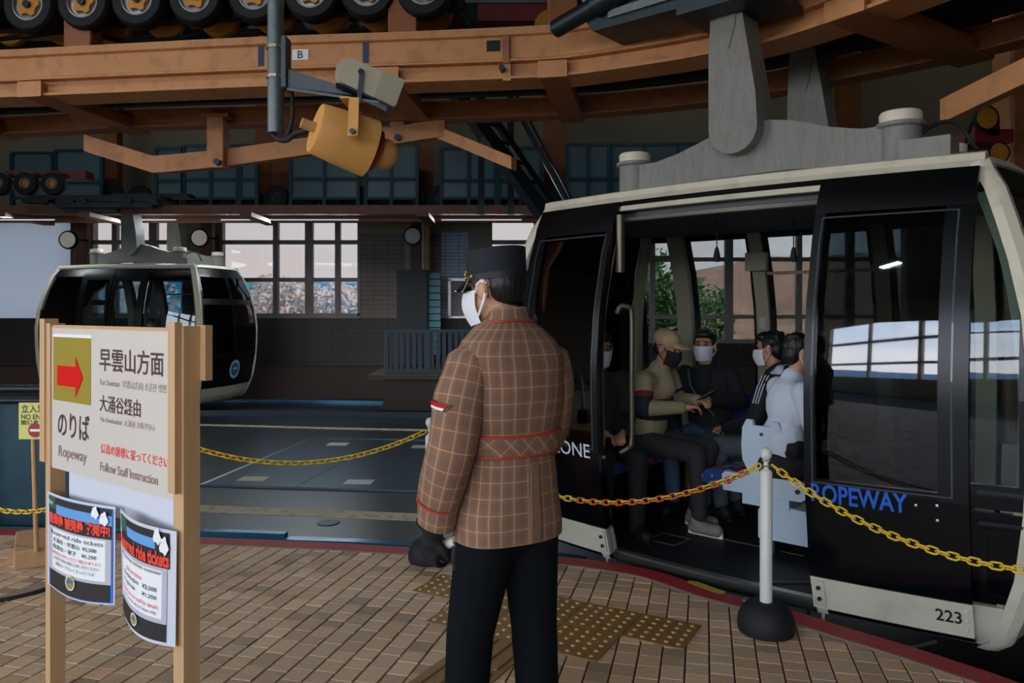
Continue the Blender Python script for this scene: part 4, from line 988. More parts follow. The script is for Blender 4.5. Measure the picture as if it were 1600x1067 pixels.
def gondola(lab, loc, rz, main):
    t = thing('gondola', lab, 'gondola', loc, rz)
    def B(mb, name, m, parent=t, **k): return mb.build(name, m, parent, world=False, fix=True, **k)
    N = 14
    # floor + underbody + roof
    def ring(z, inset=0.):
        out = []
        c = UC(z)
        for i in range(N + 1): u = -c + 2 * c * i / N; out.append(Vector((u, yF(u, z) + inset, z)))
        for i in range(1, 7): v = -1 + 2 * i / 7; p = endR(v, z, -inset); out.append(p)
        for i in range(N + 1): u = c - 2 * c * i / N; out.append(Vector((u, -yF(u, z) - inset, z)))
        for i in range(1, 7): v = 1 - 2 * i / 7; out.append(endL(v, z, -inset))
        return out
    B(MB().loft([ring(-.04, .03), ring(0, .03)]), 'floor_plate', m_gfloor)
    B(MB().loft([ring(-.10, .35), ring(-.10, .06), ring(-.05, .035)]), 'underbody', m_navyframe)
    r0 = ring(2.20, .0); r1 = ring(2.25, .0)
    def sh(r, s, z): return [Vector((p.x * s, p.y * s, z)) for p in r]
    B(MB().loft([sh(r1, .97, 2.215), sh(r1, 1.0, 2.24), sh(r1, .985, 2.275), sh(r1, .93, 2.295), sh(r1, .7, 2.32), sh(r1, .3, 2.335)]), 'roof', m_cream, smooth=50)
    B(MB().loft([sh(r0, .96, 2.12), sh(r0, .96, 2.16)]), 'ceiling_panel', m_gceil)
    # cream corner posts
    for fn, s in ((endR, 1), (endL, 1)):
        for v in (-1, 1):
            zs = [-.09, -.03, .1, .3, .6, .9, 1.2, 1.5, 1.75, 1.95, 2.1, 2.2, 2.25]
            rings = []
            for z in zs:
                p = fn(v, z, -.015); sx = 1 if p.x > 0 else -1; sy = 1 if p.y > 0 else -1
                rings.append([p + Vector((sx * a, sy * b, 0)) for a, b in ((-.055, -.03), (-.055, .028), (-.01, .034), (.03, .012), (.036, -.03), (.0, -.05))])
            B(MB().loft(rings), 'corner_post', m_cream, smooth=35)
    # cream roof rims
    for fn in (front, back):
        rings = []
        for i in range(N + 1):
            u = -UC(2.25) + 2 * UC(2.25) * i / N; p = fn(u, 2.25, 0); s = 1 if p.y > 0 else -1
            rings.append([p + Vector((0, s * a, b)) for a, b in ((-.05, -.03), (.02, -.035), (.035, -.005), (.025, .03), (-.03, .045), (-.06, .03))])
        B(MB().loft(rings), 'roof_rim', m_cream, smooth=35)
    def panel(name, fn, u0, u1, z0, z1, m, off=0., th=.03, nu=6, nv=8, parent=t, **k):
        return B(MB().shell(fn, u0, u1, z0, z1, nu, nv, off - th, off), name, m, parent, smooth=30, **k)
    def frame(name, fn, u0, u1, z0, z1, w, m, off, th, parent):
        mb = MB(); ww = abs(w) * (1 if u1 > u0 else -1)
        mb.shell(fn, u0, u0 + ww, z0, z1, 1, 10, off - th, off); mb.shell(fn, u1 - ww, u1, z0, z1, 1, 10, off - th, off)
        mb.shell(fn, u0 + ww, u1 - ww, z0, z0 + w, 6, 1, off - th, off); mb.shell(fn, u0 + ww, u1 - ww, z1 - w, z1, 6, 1, off - th, off)
        return B(mb, name, m, parent)
    for s in (-1, 1):
        a, b = s * .64, s * (UC(1.0) - .05)
        def fx(q, z, tt, s=s):      # clamp to the tapering corner
            lim = UC(z) - .05
            return front(max(-lim, min(lim, q)), z, tt)
        sk = B(MB().shell(fx, a, b, -.07, .15, 6, 4, -.04, 0), 'skirt', m_cream, smooth=30)
        B(MB().shell(fx, a, b, .17, .60, 6, 5, -.04, -.005), 'lower_panel', m_navy, smooth=30)
        frame('lower_window_frame', fx, s * 1.36, s * (UC(.4) - .06), .18, .52, .03, m_navyframe, .006, .02, t)
        B(MB().shell(fx, a, b, .62, .68, 6, 1, -.04, .008), 'waist_rail', m_navyframe)
        if main:
            for zz in (.545, .69): B(MB().shell(fx, s * 1.36, b, zz, zz + .014, 4, 1, -.01, .016), 'trim_strip', m_dsteel)
        g_ = B(MB().shell(fx, a, b, .70, 2.12, 6, 10, -.012, -.004), 'side_glass', m_midglass, smooth=30)
        B(MB().shell(fx, a, b, 2.12, 2.22, 6, 2, -.04, .0), 'header', m_navyframe)
        frame('window_frame', fx, a, b, .68, 2.14, .05, m_navyframe, .004, .03, t)
        # sliding door leaf, parked open for the near gondola, closed for the far one
        d0, d1 = (s * .63, s * 1.335) if main else (s * .012, s * .64)
        off = .055
        dr = B(MB().shell(front, d0, d1, .165, .64, 6, 5, off - .035, off), 'door', m_navy, smooth=30)
        panel('kick_panel', front, d0, d1, -.005, .165, m_cream, off + .006, .03, 6, 3, dr)
        B(MB().shell(front, d0, d1, -.035, -.006, 6, 1, off - .03, off - .002), 'door_seal', m_navyframe, dr)
        panel('door_header', front, d0, d1, 2.02, 2.21, m_navyframe, off + .003, .03, 6, 3, dr)
        st = .05 * s
        panel('stile', front, d0, d0 + st, .64, 2.02, m_navyframe, off + .003, .035, 1, 10, dr)
        panel('stile', front, d1 - st * 2.4, d1, .64, 2.02, m_navyframe, off + .003, .035, 2, 10, dr)
        panel('bottom_rail', front, d0 + st, d1 - st * 2.4, .64, .68, m_navyframe, off + .003, .035, 6, 1, dr)
        B(MB().shell(front, d0 + st, d1 - st * 2.4, .68, 2.02, 6, 12, off - .022, off - .014), 'door_glass', m_doorglass if main else m_midglass, dr, smooth=30)
        if main:
            e0 = d0 if s > 0 else d0
            panel('hinge_plate', front, d0 + s * .012, d0 + s * .065, -.04, .15, m_cream, off + .014, .006, 1, 3, dr)
            for z in (.05, .11):
                c = front(d0 + s * .038, z, off + .014); mb = MB(); mb.cyl(c, c + Vector((0, -.012, 0)), .011, n=8); B(mb, 'bolt', m_dsteel, dr)
            c = front(d0 + s * .038, -.04, off + .01); mb = MB(); mb.cyl(c, c + Vector((0, 0, -.05)), .009, n=8); B(mb, 'pin', m_cream, dr)
            for z in ((.08, .125, .035) if s > 0 else (.05, .11)):
                c = front(d1 - s * .026, z, off + .006); mb = MB(); mb.lathe([(.009, 0), (.007, .006), (.001, .007)], 8, Matrix.Translation(c) @ Matrix.Rotation(math.pi / 2, 4, 'X')); B(mb, 'rivet', m_cream, dr)
            for uu, z in ((1.125, .61), (1.21, .62), (1.21, .55)):
                if s > 0:
                    c = front(uu, z, off); mb = MB(); mb.lathe([(.009, 0), (.007, .005), (.001, .006)], 8, Matrix.Translation(c) @ Matrix.Rotation(math.pi / 2, 4, 'X')); B(mb, 'rivet', m_chrome, dr)
            frame('seal_line', front, d0 + s * .035, d1 - s * .06, .66, 2.00, .008, mat('seal_gloss', (60, 70, 78), .2), off + .005, .004, dr)
        # far (back) side
    if not main:
        pass
    for (a, b) in ((-1.50, -1.15), (-1.03, -.50), (-.40, .40), (.50, 1.03), (1.15, 1.50)):
        def bx(q, z, tt):
            lim = UC(z) - .05
            return back(max(-lim, min(lim, q)), z, tt)
        B(MB().shell(bx, a, b, -.07, .15, 6, 4, -.04, 0), 'skirt', m_cream, smooth=30)
        B(MB().shell(bx, a, b, .15, .66, 6, 5, -.04, 0), 'lower_panel', m_navy, smooth=30)
        B(MB().shell(bx, a, b, .66, 2.12, 6, 10, -.008, 0), 'side_glass', m_sideglass, smooth=30)
        B(MB().shell(bx, a, b, 2.10, 2.22, 6, 2, -.04, 0), 'header', m_navyframe)
        frame('window_frame', bx, a, b, .64, 2.12, .035, m_navyframe, .004, .03, t)
        if abs(a + b) > 2.4: B(MB().shell(bx, a, b, 1.93, 1.98, 6, 1, -.05, .004), 'window_bar', m_olive)
        elif abs(a + b) < .1: B(MB().shell(bx, a, b, 1.80, 1.825, 6, 1, -.03, .004), 'window_bar', m_olive)
    for s in (-1, 1):
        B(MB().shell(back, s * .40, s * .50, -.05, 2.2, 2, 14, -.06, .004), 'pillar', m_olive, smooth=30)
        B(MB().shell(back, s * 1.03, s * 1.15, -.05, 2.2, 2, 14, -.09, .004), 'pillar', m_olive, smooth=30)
        fn = endR if s > 0 else endL
        B(MB().shell(fn, -.93, .93, -.08, .17, 8, 4, -.04, 0), 'skirt', m_cream, smooth=30)
        B(MB().shell(fn, -.93, .93, .17, .72, 8, 6, -.04, 0), 'end_panel', m_navy, smooth=30)
        B(MB().shell(fn, -.93, .93, .72, 1.62, 8, 8, -.008, 0), 'end_glass', m_sideglass, smooth=30)
        B(MB().shell(fn, -.93, .93, 1.70, 2.12, 8, 5, -.008, 0), 'end_glass', m_sideglass, smooth=30)
        B(MB().shell(fn, -.93, .93, 1.60, 1.70, 8, 1, -.04, .004), 'window_bar', m_navyframe)
        B(MB().shell(fn, -.93, .93, 2.10, 2.22, 8, 2, -.04, 0), 'header', m_navyframe)
        frame('window_frame', fn, -.95, .95, .70, 2.12, .045, m_navyframe, .004, .035, t)
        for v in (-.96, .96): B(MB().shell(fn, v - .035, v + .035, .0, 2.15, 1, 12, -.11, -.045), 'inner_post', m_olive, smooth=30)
        B(MB().shell(fn, -.06, .06, .72, 2.12, 1, 8, -.03, .003), 'window_bar', m_navyframe)
    # rails over the opening, sill
    B(MB().shell(front, -.63, .63, 2.185, 2.215, 8, 1, -.02, .03), 'door_track', m_navyframe)
    B(MB().shell(front, -.66, .63, 2.15, 2.182, 8, 1, -.02, .035), 'door_track', m_cream)
    B(MB().shell(front, -.62, .62, 2.085, 2.11, 8, 1, -.08, -.03), 'door_track', m_chrome)
    B(MB().shell(front, -.64, .64, -.005, .012, 8, 1, -.06, -.01), 'door_sill', m_chrome)
    B(MB().shell(front, -.64, .64, -.07, -.006, 8, 2, -.05, .03), 'step', m_step)
    # roof beams, dampers, arms
    for s in (-1, 1):
        yb = -.42 if s < 0 else .70; u0 = .05
        pts = [(-.80, 2.30), (-.80, 2.50), (-.62, 2.50), (-.45, 2.535), (-.25, 2.60), (-.12, 2.655), (.16, 2.655), (.30, 2.63), (.5, 2.56), (.68, 2.52), (.86, 2.52), (.86, 2.30), (.6, 2.32), (.3, 2.345), (-.3, 2.345), (-.6, 2.32)]
        mb = MB(); mb.prism(pts, (u0, yb - .07, 0), (1, 0, 0), (0, 0, 1), (0, 1, 0), .14); rb = B(mb, 'roof_beam', m_armgrey)
        for u in (-.82, .86):
            mb = MB(); mb.lathe([(.07, 2.30), (.105, 2.32), (.105, 2.50), (.11, 2.505), (.125, 2.51), (.125, 2.53), (.10, 2.532), (.01, 2.532)], 24, Matrix.Translation((u0 + u, yb, 0))); B(mb, 'damper', m_armgrey, rb, smooth=40)
            mb = MB(); mb.lathe([(.106, 2.532), (.108, 2.58), (.10, 2.592), (.05, 2.60), (.005, 2.602)], 24, Matrix.Translation((u0 + u, yb, 0))); B(mb, 'damper_cap', m_cap, rb, smooth=40)
        # hanger arm: tapering blade with round foot
        zc = 2.62; w0, w1, zt_ = .155, .085, 3.46
        pl = [(-w0 + .02, zt_), (-w0, zc + .45)] + [(-w0 * math.cos(math.radians(k)), zc - w0 * math.sin(math.radians(k))) for k in range(0, 181, 15)] + [(w0 * .93, zc + .2), (.035, zt_)]
        mb = MB(); mb.prism(pl, (u0 - .03, yb - s * 0 - .17 + (.0 if s < 0 else .12), 0), (1, 0, 0), (0, 0, 1), (0, 1, 0), .22); ar = B(mb, 'hanger_arm', m_armgrey)
        mb = MB(); y_ = yb - .17 + (.0 if s < 0 else .12); mb.prism([(-.132, 3.45), (.035, 3.45), (.02, 3.25), (-.02, 3.10), (-.09, 3.27)], (u0 - .03, y_ - .008, 0), (1, 0, 0), (0, 0, 1), (0, 1, 0), .01); B(mb, 'arm_gusset', m_armgrey, ar)
    mb = MB(); mb.box(u0 + .9, u0 + 1.14, -.62, -.42, 2.30, 2.40); B(mb, 'junction_box', m_armgrey)
    mb = MB(); mb.tube(catmull([(u0 + .86, -.40, 2.36), (u0 + .98, -.36, 2.5), (u0 + 1.1, -.3, 2.52), (u0 + 1.2, -.3, 2.36)], 5), .012, 6); B(mb, 'hose', m_black)
    return t, B, panel
GTH = math.radians(41.29)
near, B, panel = gondola('near dark navy and cream cable gondola with its doors open', (1.007 + GW * math.sin(GTH), 4.290 + GW * math.cos(GTH), 0), -GTH, True)
GM = WM[near]
def GL(u, y, z): return GM @ Vector((u, y, z))
# lettering on doors
def on_front(off): return lambda x, y: front(x, y, off)
mb = MB(); text_on(mb, 'HAKONE', on_front(.0625), -1.19, .605, .50, .088, .004); B(mb, 'lettering', mat('silver_lettering', (214, 220, 226), .5), near)
mb = MB(); text_on(mb, 'ROPEWAY', on_front(.0615), .662, .565, .43, .095, .022); B(mb, 'lettering', m_royal, near)
mb = MB(); text_on(mb, '223', on_front(.0665), 1.185, .058, .105, .062, .012); B(mb, 'lettering', m_blackprint, near)
m_railmetal = mat('dull_rail_metal', (104, 98, 84), .4, .7, var=.06)
# handrail by the door
mb = MB(); hp = [(-.60, -.90, 1.50), (-.585, -.88, 1.545), (-.55, -.85, 1.54), (-.535, -.83, 1.49), (-.535, -.83, 1.1), (-.535, -.83, .72), (-.55, -.85, .66), (-.59, -.88, .63)]
mb.tube(catmull(hp, 4), .017, 10); B(mb, 'handrail', m_railmetal, near, smooth=60)
mb = MB(); mb.tube(catmull([front(-.655, z, -.03) for z in (0, .4, .8, 1.2, 1.6, 2.1)], 3), .014, 8); B(mb, 'door_edge_rail', m_olive, near, smooth=60)
mb = MB(); mb.tube([(-.60, -.86, 1.76), (-.60, -.86, 2.12)], .028, 12); B(mb, 'door_actuator', m_railmetal, near, smooth=60)
# pull cords
for px in (1120, 1240):
    q = GM.inverted() @ W(px, 400, 5.05); mb = MB(); mb.tube([(q.x, q.y, 2.12), (q.x, q.y, q.z + .05)], .004, 6); pc = B(mb, 'pull_cord', m_black, near)
    mb = MB(); mb.lathe([(.006, .06), (.012, .05), (.022, .0), (.024, -.02), (.02, -.035), (.003, -.04)][::-1], 12, Matrix.Translation(q)); B(mb, 'pull_handle', m_black, pc)
# notices on the pillar
for z, w_, h_, c_ in ((1.42, .055, .09, (170, 170, 165)), (1.30, .05, .10, (60, 60, 66)), (1.14, .045, .05, (150, 40, 40))):
    y_ = -yF(-.45, z) - .063; mb = MB(); mb.box(-.45 - w_ / 2, -.45 + w_ / 2, y_ - .003, y_, z - h_ / 2, z + h_ / 2); B(mb, 'notice', mat('notice_%d' % int(z * 100), c_, .6), near)
y_ = -yF(-.45, 1.9) - .063; mb = MB(); mb.box(-.53, -.36, y_ - .05, y_, 1.83, 1.97); B(mb, 'intercom', m_olive, near)
mb = MB(); mb.tube(catmull([(.55, -.80, -.085), (.62, -.93, -.10), (.85, -.96, -.11), (1.05, -.90, -.11), (1.16, -.78, -.09)], 5), .010, 8); B(mb, 'bumper_rail', m_chrome, near, smooth=60)
# floor stripes
m_fl = mat('faint_yellow_tape', (96, 86, 40), .6)
for (a, b, c, d) in ((-.62, -.40, -.52, -.505), (-.62, -.40, -.32, -.305), (-.62, -.605, -.52, -.305), (-.415, -.40, -.52, -.305), (-.5, .3, -.18, -.165)):
    mb = MB(); mb.box(a, b, c, d, .0, .003); B(mb, 'floor_tape', m_fl, near)
mb = MB(); mb.tube([(.28, -.82, .006), (.62, -.52, .006)], .007, 4); B(mb, 'floor_strip', m_chrome, near)
# benches: a double back-to-back bench and two end benches
def fabric():
    m = mat('seat_fabric', (30, 52, 116), .9, var=.2, vs_=20)
    t = m.node_tree; N = t.nodes; L = t.links; b = N['Principled BSDF']; src = b.inputs['Base Color'].links[0].from_socket
    tc_ = N.new('ShaderNodeTexCoord'); v = N.new('ShaderNodeTexVoronoi'); v.inputs['Scale'].default_value = 13; L.new(tc_.outputs['Object'], v.inputs['Vector'])
    r = N.new('ShaderNodeValToRGB'); r.color_ramp.interpolation = 'CONSTANT'; el = r.color_ramp.elements; el[0].color = (.6, .03, .05, 1); el[1].color = (.5, .35, .03, 1); el[1].position = .4
    e = el.new(.7); e.color = (.03, .25, .12, 1)
    sp = N.new('ShaderNodeSeparateColor'); L.new(v.outputs['Color'], sp.inputs[0]); L.new(sp.outputs[0], r.inputs[0])
    lt = N.new('ShaderNodeMath'); lt.operation = 'LESS_THAN'; lt.inputs[1].default_value = .40; L.new(v.outputs['Distance'], lt.inputs[0])
    mxn = N.new('ShaderNodeMix'); mxn.data_type = 'RGBA'; L.new(lt.outputs[0], mxn.inputs[0]); L.new(src, mxn.inputs[6]); L.new(r.outputs[0], mxn.inputs[7]); L.new(mxn.outputs[2], b.inputs['Base Color'])
    return m
m_fabric = fabric(); m_shell = mat('pale_blue_grey_shell', (176, 192, 206), .5, var=.05, vs_=5)
uc, ye = .12, -.30
be = thing('double_bench', 'back-to-back bench with patterned blue cushions inside the near gondola', 'bench', GL(uc, .3, 0), -GTH)
BM_ = WM[be].inverted() @ GM
def BB(mb, name, m, parent=be, **k): mb.v = [BM_ @ p for p in mb.v]; return mb.build(name, m, parent, world=False, fix=True, **k)
for s in (-1, 1):
    mb = MB(); mb.loft([[Vector((uc + s * a, y, z)) for a, z in ((.06, .37), (.40, .37), (.455, .39), (.465, .43), (.43, .475), (.3, .49), (.06, .47))] for y in (ye + .02, ye + .05, .35, .75, .78)]); BB(mb, 'cushion', m_fabric, smooth=50)
    mb = MB(); mb.loft([[Vector((uc + s * a, y, z)) for a, z in ((.012, .48), (.07, .48), (.05, .8), (.02, .84), (.012, .84))] for y in (.10, .35, .78)]); BB(mb, 'back_cushion', m_navyframe)
def rr(w0, w1, h): return [(-w0 * .6, 0), (w0 * .6, 0), (w0, .09), (w1 * 1.06, h * .55), (w1, h - .05), (w1 * .8, h), (w1 * .5, h), (w1 * .42, h - .035), (-w1 * .42, h - .035), (-w1 * .5, h), (-w1 * .8, h), (-w1, h - .05), (-w1 * 1.06, h * .55), (-w0, .09)]
mb = MB(); mb.prism(rr(.125, .125, .345), (uc - .03, ye, .49), (1, 0, 0), (0, 0, 1), (0, -1, 0), .03); ep = BB(mb, 'end_shield', m_shell)
for z in (.57, .75): mb = MB(); mb.cyl((uc - .03, ye - .03, z), (uc - .03, ye - .036, z), .011, n=8); BB(mb, 'bolt', m_dsteel, ep)
mb = MB(); mb.prism([(-.28, .37), (.22, .37), (.26, .40), (.27, .44), (.25, .48), (.2, .49), (-.27, .49), (-.29, .47)], (uc, ye - .005, 0), (1, 0, 0), (0, 0, 1), (0, -1, 0), .035); bk = BB(mb, 'seat_bracket', m_shell)
for x, z in ((-.24, .43), (.2, .43), (-.2, .46)): mb = MB(); mb.cyl((uc + x, ye - .04, z), (uc + x, ye - .05, z), .015, n=10); BB(mb, 'pivot', m_dsteel, bk)
mb = MB(); mb.box(uc - .16, uc + .14, ye - .02, .7, .30, .37); BB(mb, 'under_frame', m_shell)
mb = MB(); mb.prism([(.0, .10), (.46, .10), (.46, .30), (.10, .32), (.0, .28)], (uc - .06, ye - .01, 0), (1, 0, 0), (0, 0, 1), (0, 1, 0), .03); BB(mb, 'support_plate', m_shell)
mb = MB(); mb.box(uc - .07, uc + .02, ye + .05, ye + .12, 0, .32); BB(mb, 'leg', m_dsteel)
mb = MB(); mb.box(uc + .3, uc + .36, .5, .58, 0, .36); BB(mb, 'leg', m_dsteel)
def end_bench(s, lab):
    b_ = thing('end_bench', lab, 'bench', GL(s * 1.2, 0, 0), -GTH); Mi = WM[b_].inverted() @ GM
    def bb(mb, n, m): mb.v = [Mi @ p for p in mb.v]; return mb.build(n, m, b_, world=False, fix=True)
    mb = MB(); mb.box(min(s * .9, s * 1.42), max(s * .9, s * 1.42), -.62, .72, .38, .47); bb(mb, 'cushion', m_fabric)
    mb = MB(); mb.box(min(s * 1.43, s * 1.49), max(s * 1.43, s * 1.49), -.62, .72, .47, .85); bb(mb, 'backrest', m_fabric)
    mb = MB(); mb.box(min(s * 1.0, s * 1.4), max(s * 1.0, s * 1.4), -.6, .7, .0, .38); bb(mb, 'plinth', m_navyframe)
end_bench(-1, 'end bench under the seated passengers at the left of the near gondola')
b_ = thing('back_bench', 'bench along the far side inside the near gondola', 'bench', GL(-.6, .7, 0), -GTH); Mi = WM[b_].inverted() @ GM
for n_, bx_, m_ in (('cushion', (-.86, -.42, .52, .9, .38, .47), m_fabric), ('backrest', (-.86, -.42, .9, .94, .47, .85), m_fabric), ('plinth', (-.84, -.44, .58, .88, 0, .38), m_navyframe)):
    mb = MB(); mb.box(*bx_); mb.v = [Mi @ p for p in mb.v]; mb.build(n_, m_, b_, world=False)
# grip carriage above the near arm
t = thing('grip_carriage', 'dark steel grip carriage over the near gondola with a round buffer', 'machine', GL(-.2, -.55, 3.44), -GTH)
Ci = WM[t].inverted() @ GM
def cb(mb, n, m, **k): mb.v = [Ci @ p for p in mb.v]; return mb.build(n, m, t, world=False, fix=True, **k)
mb = MB(); mb.prism([(-.95, 3.46), (-.88, 3.37), (-.3, 3.36), (.28, 3.34), (.38, 3.42), (.38, 3.72), (-.9, 3.72)], (0, -.76, 0), (1, 0, 0), (0, 0, 1), (0, 1, 0), .36); cb(mb, 'chassis', m_dsteel)
mb = MB(); mb.box(-.75, .1, -.78, -.75, 3.42, 3.47); cb(mb, 'side_plate', m_steel)
mb = MB(); mb.box(-.24, .34, -.80, -.30, 3.30, 3.35); cb(mb, 'base_plate', m_dsteel)
mb = MB(); mb.tube([(-1.22, -.76, 3.46), (-1.19, -.76, 3.46), (-.85, -.78, 3.52), (-.84, -.78, 3.52), (-.3, -.80, 3.64)], [.03, .062, .062, .08, .08], 18); cb(mb, 'buffer', m_dsteel, smooth=40)
mb = MB(); mb.cyl((-.93, -.76, 3.62), (-.93, -.5, 3.62), .05, n=14); cb(mb, 'roller', m_steel)
# far gondola
FA = math.radians(-12)
M0 = Matrix.Rotation(FA, 4, 'Z'); cr_ = M0 @ Vector((1.5, -.87, 0)); tgt = Vector(((304 - 800) / F * 12.8, 12.8, 0))
far_loc = tgt - cr_
fg, B2, p2 = gondola('far dark gondola with cream corners hanging beyond the sign board', (far_loc.x, far_loc.y, .02), FA, False)
m_emblem = mat('emblem_pale_blue', (140, 178, 200), .5); m_emblem2 = mat('emblem_blue', (40, 92, 130), .5)
def disc_on_end(v, z, r0, r1, off):
    mb = MB(); pts = []
    for k in range(24):
        a = 2 * math.pi * k / 24
        for r in (r0, r1): pts.append(endR(v + r * math.cos(a) / .87, z + r * math.sin(a), off))
    mb.add(pts, [(2 * k, 2 * k + 1, (2 * k + 3) % 48, (2 * k + 2) % 48) for k in range(24)]); return mb
B2(disc_on_end(.05, .46, .115, .165, .008), 'emblem_ring', m_emblem, fg); B2(disc_on_end(.05, .46, .0, .115, .007), 'emblem_disc', m_emblem2, fg)
mb = MB(); mb.add([endR(.05 + a / .87, .46 + b, .010) for a, b in ((-.09, .0), (-.02, .05), (.03, .02), (.09, .055), (.05, -.02), (-.03, -.01))], [(0, 1, 2, 3, 4, 5)]); B2(mb, 'emblem_mark', m_emblem, fg)
# ================================================================ people
def blob_mesh(shapes, voxel=.012, smooth=4, name='blob'):
    """closed capsules / ellipsoids fused into one continuous surface"""
    mb = MB()
    for s in shapes:
        if s[0] == 'e':
            c, r = s[1], s[2]; R = s[3] if len(s) > 3 else None
            if R is None: mb.ell(c, r)
            else: mb.ell((0, 0, 0), r, Matrix.Translation(Vector(c)) @ R)
        else:
            p, q, r0, r1 = Vector(s[1]), Vector(s[2]), s[3], s[4]
            fl = s[5] if len(s) > 5 else 1
            n = 12; d = (q - p); L_ = d.length or 1e-4; T = d / L_
            path = []; rad = []
            for k in (-.95, -.7, -.35, 0): path.append(p + T * r0 * k); rad.append(r0 * math.sqrt(max(.02, 1 - k * k)))
            for k in (0, .35, .7, .95): path.append(q + T * r1 * k); rad.append(r1 * math.sqrt(max(.02, 1 - k * k)))
            mb.tube(path, rad, n, None, fl)
    me = bpy.data.meshes.new(name); me.from_pydata([tuple(p) for p in mb.v], [], mb.f)
    bm = bmesh.new(); bm.from_mesh(me); bmesh.ops.recalc_face_normals(bm, faces=bm.faces); bm.to_mesh(me); bm.free()
    o = bpy.data.objects.new('tmp', me); COL.objects.link(o)
    md = o.modifiers.new('r', 'REMESH'); md.mode = 'VOXEL'; md.voxel_size = voxel; md.use_smooth_shade = True
    if smooth:
        sm = o.modifiers.new('s', 'SMOOTH'); sm.factor = .5; sm.iterations = smooth
    bpy.context.view_layer.update()
    out = bpy.data.meshes.new_from_object(o.evaluated_get(bpy.context.evaluated_depsgraph_get()))
    bpy.data.objects.remove(o); bpy.data.meshes.remove(me)
    out.name = name
    return out
def blob(name, shapes, m, parent, voxel=.012, smooth=4, label=None):
    me = blob_mesh(shapes, voxel, smooth, name); me.materials.clear(); me.materials.append(m); me.shade_smooth()
    o = bpy.data.objects.new(name, me); COL.objects.link(o); o.parent = parent; WM[o] = WM[parent]
    if label: o['label'] = label
    return o
def hand_shapes(wrist, d, nrm, side, curl=.6, s=1.):
    """palm + five unequal bent fingers; d = pointing direction, nrm = palm normal, side = +1 thumb along d x nrm"""
    wrist = Vector(wrist); d = Vector(d).normalized(); nrm = Vector(nrm); nrm = (nrm - d * nrm.dot(d)).normalized(); lat = d.cross(nrm) * side
    sh = [('c', wrist, wrist + d * .03 * s, .024 * s, .03 * s)]
    for k in (-1, 0, 1): sh.append(('c', wrist + d * .02 * s + lat * .012 * k * s, wrist + d * .075 * s + lat * .022 * k * s, .017 * s, .014 * s))
    for k, ln in ((-1.5, .055), (-.5, .07), (.5, .075), (1.5, .066)):
        b = wrist + d * .085 * s + lat * (.0185 * k * s); a = 0; p = b
        for j, fr in enumerate((.45, .32, .23)):
            a += curl * (.7, .8, .6)[j]; dd = d * math.cos(a) + nrm * math.sin(a); q = p + dd * ln * fr * s
            sh.append(('c', p, q, (.0092 - .0007 * j) * s, (.0088 - .0008 * j) * s)); p = q
    p = wrist + d * .03 * s + lat * .03 * s; q = p + (lat * .8 + d * .55 + nrm * .25).normalized() * .035 * s; r = q + (d * .8 + nrm * .5 + lat * .1).normalized() * .032 * s
    sh += [('c', p, q, .0125 * s, .0105 * s), ('c', q, r, .0102 * s, .0085 * s)]
    return sh
def head_shapes(c, yaw, pitch=0., s=1.):
    R = Matrix.Rotation(yaw, 4, 'Z') @ Matrix.Rotation(pitch, 4, 'X'); c = Vector(c)
    def P(x, y, z): return c + R.to_3x3() @ Vector((x * s, y * s, z * s))
    sh = [('e', P(0, -.012, .025), (.076 * s, .094 * s, .094 * s), R), ('e', P(0, .03, -.045), (.060 * s, .062 * s, .072 * s), R), ('e', P(0, .062, -.095), (.026 * s, .022 * s, .02 * s), R),
          ('c', P(0, .088, .005), P(0, .108, -.03), .010 * s, .015 * s), ('e', P(0, .082, .028), (.052 * s, .016 * s, .010 * s), R), ('e', P(0, .086, -.062), (.024 * s, .012 * s, .009 * s), R)]
    for k in (-1, 1):
        sh.append(('e', P(k * .081, -.005, -.008), (.012 * s, .022 * s, .036 * s), R @ Matrix.Rotation(.2 * k, 4, 'Z'))); sh.append(('e', P(k * .035, .072, -.02), (.026 * s, .02 * s, .02 * s), R))
    return sh, P, R
def mask_on(parent, P, m=None, s=1., name='face_mask', strap=True):
    m = m or m_mask; mb = MB()
    def fn(a, z, t):     # a: angle around face, z: -1..1
        w = .072 + t; h_ = -.055 + z * .052; bulge = .114 + t + .018 * (1 - z * z) + (.008 if z > 0 else -.012) * abs(z)
        x = math.sin(a) * w * (1 - .16 * (z < 0) * abs(z)); y = math.cos(a) * bulge - .006
        return P(x, max(y, .0), h_ - .012 * math.cos(a) * (z < 0) * abs(z))
    mb.shell(fn, -1.25, 1.25, -1, 1, 14, 10, 0, .003); mk = mb.build(name, m, parent, world=False, smooth=60, fix=True)
    if strap:
        for k in (-1, 1):
            mb = MB()
            mb.tube([P(k * .068, .03, -.012), P(k * .079, .012, .008), P(k * .084, -.014, .026), P(k * .088, -.026, .012)], .0035, 5)
            mb.tube([P(k * .064, .028, -.085), P(k * .076, .008, -.065), P(k * .086, -.012, -.042), P(k * .088, -.024, -.02)], .0035, 5)
            mb.build('ear_strap', m, mk, world=False)
    return mk
def eyes_on(parent, P):
    for k in (-1, 1):
        mb = MB(); c = P(k * .03, .083, .006); mb.ell(c, (.011, .007, .0055)); mb.build('eye', m_black, parent, world=False, smooth=60)
        mb = MB(); mb.tube([P(k * .014, .092, .026), P(k * .03, .092, .031), P(k * .048, .080, .027)], .0045, 5); mb.build('eyebrow', m_hair, parent, world=False)
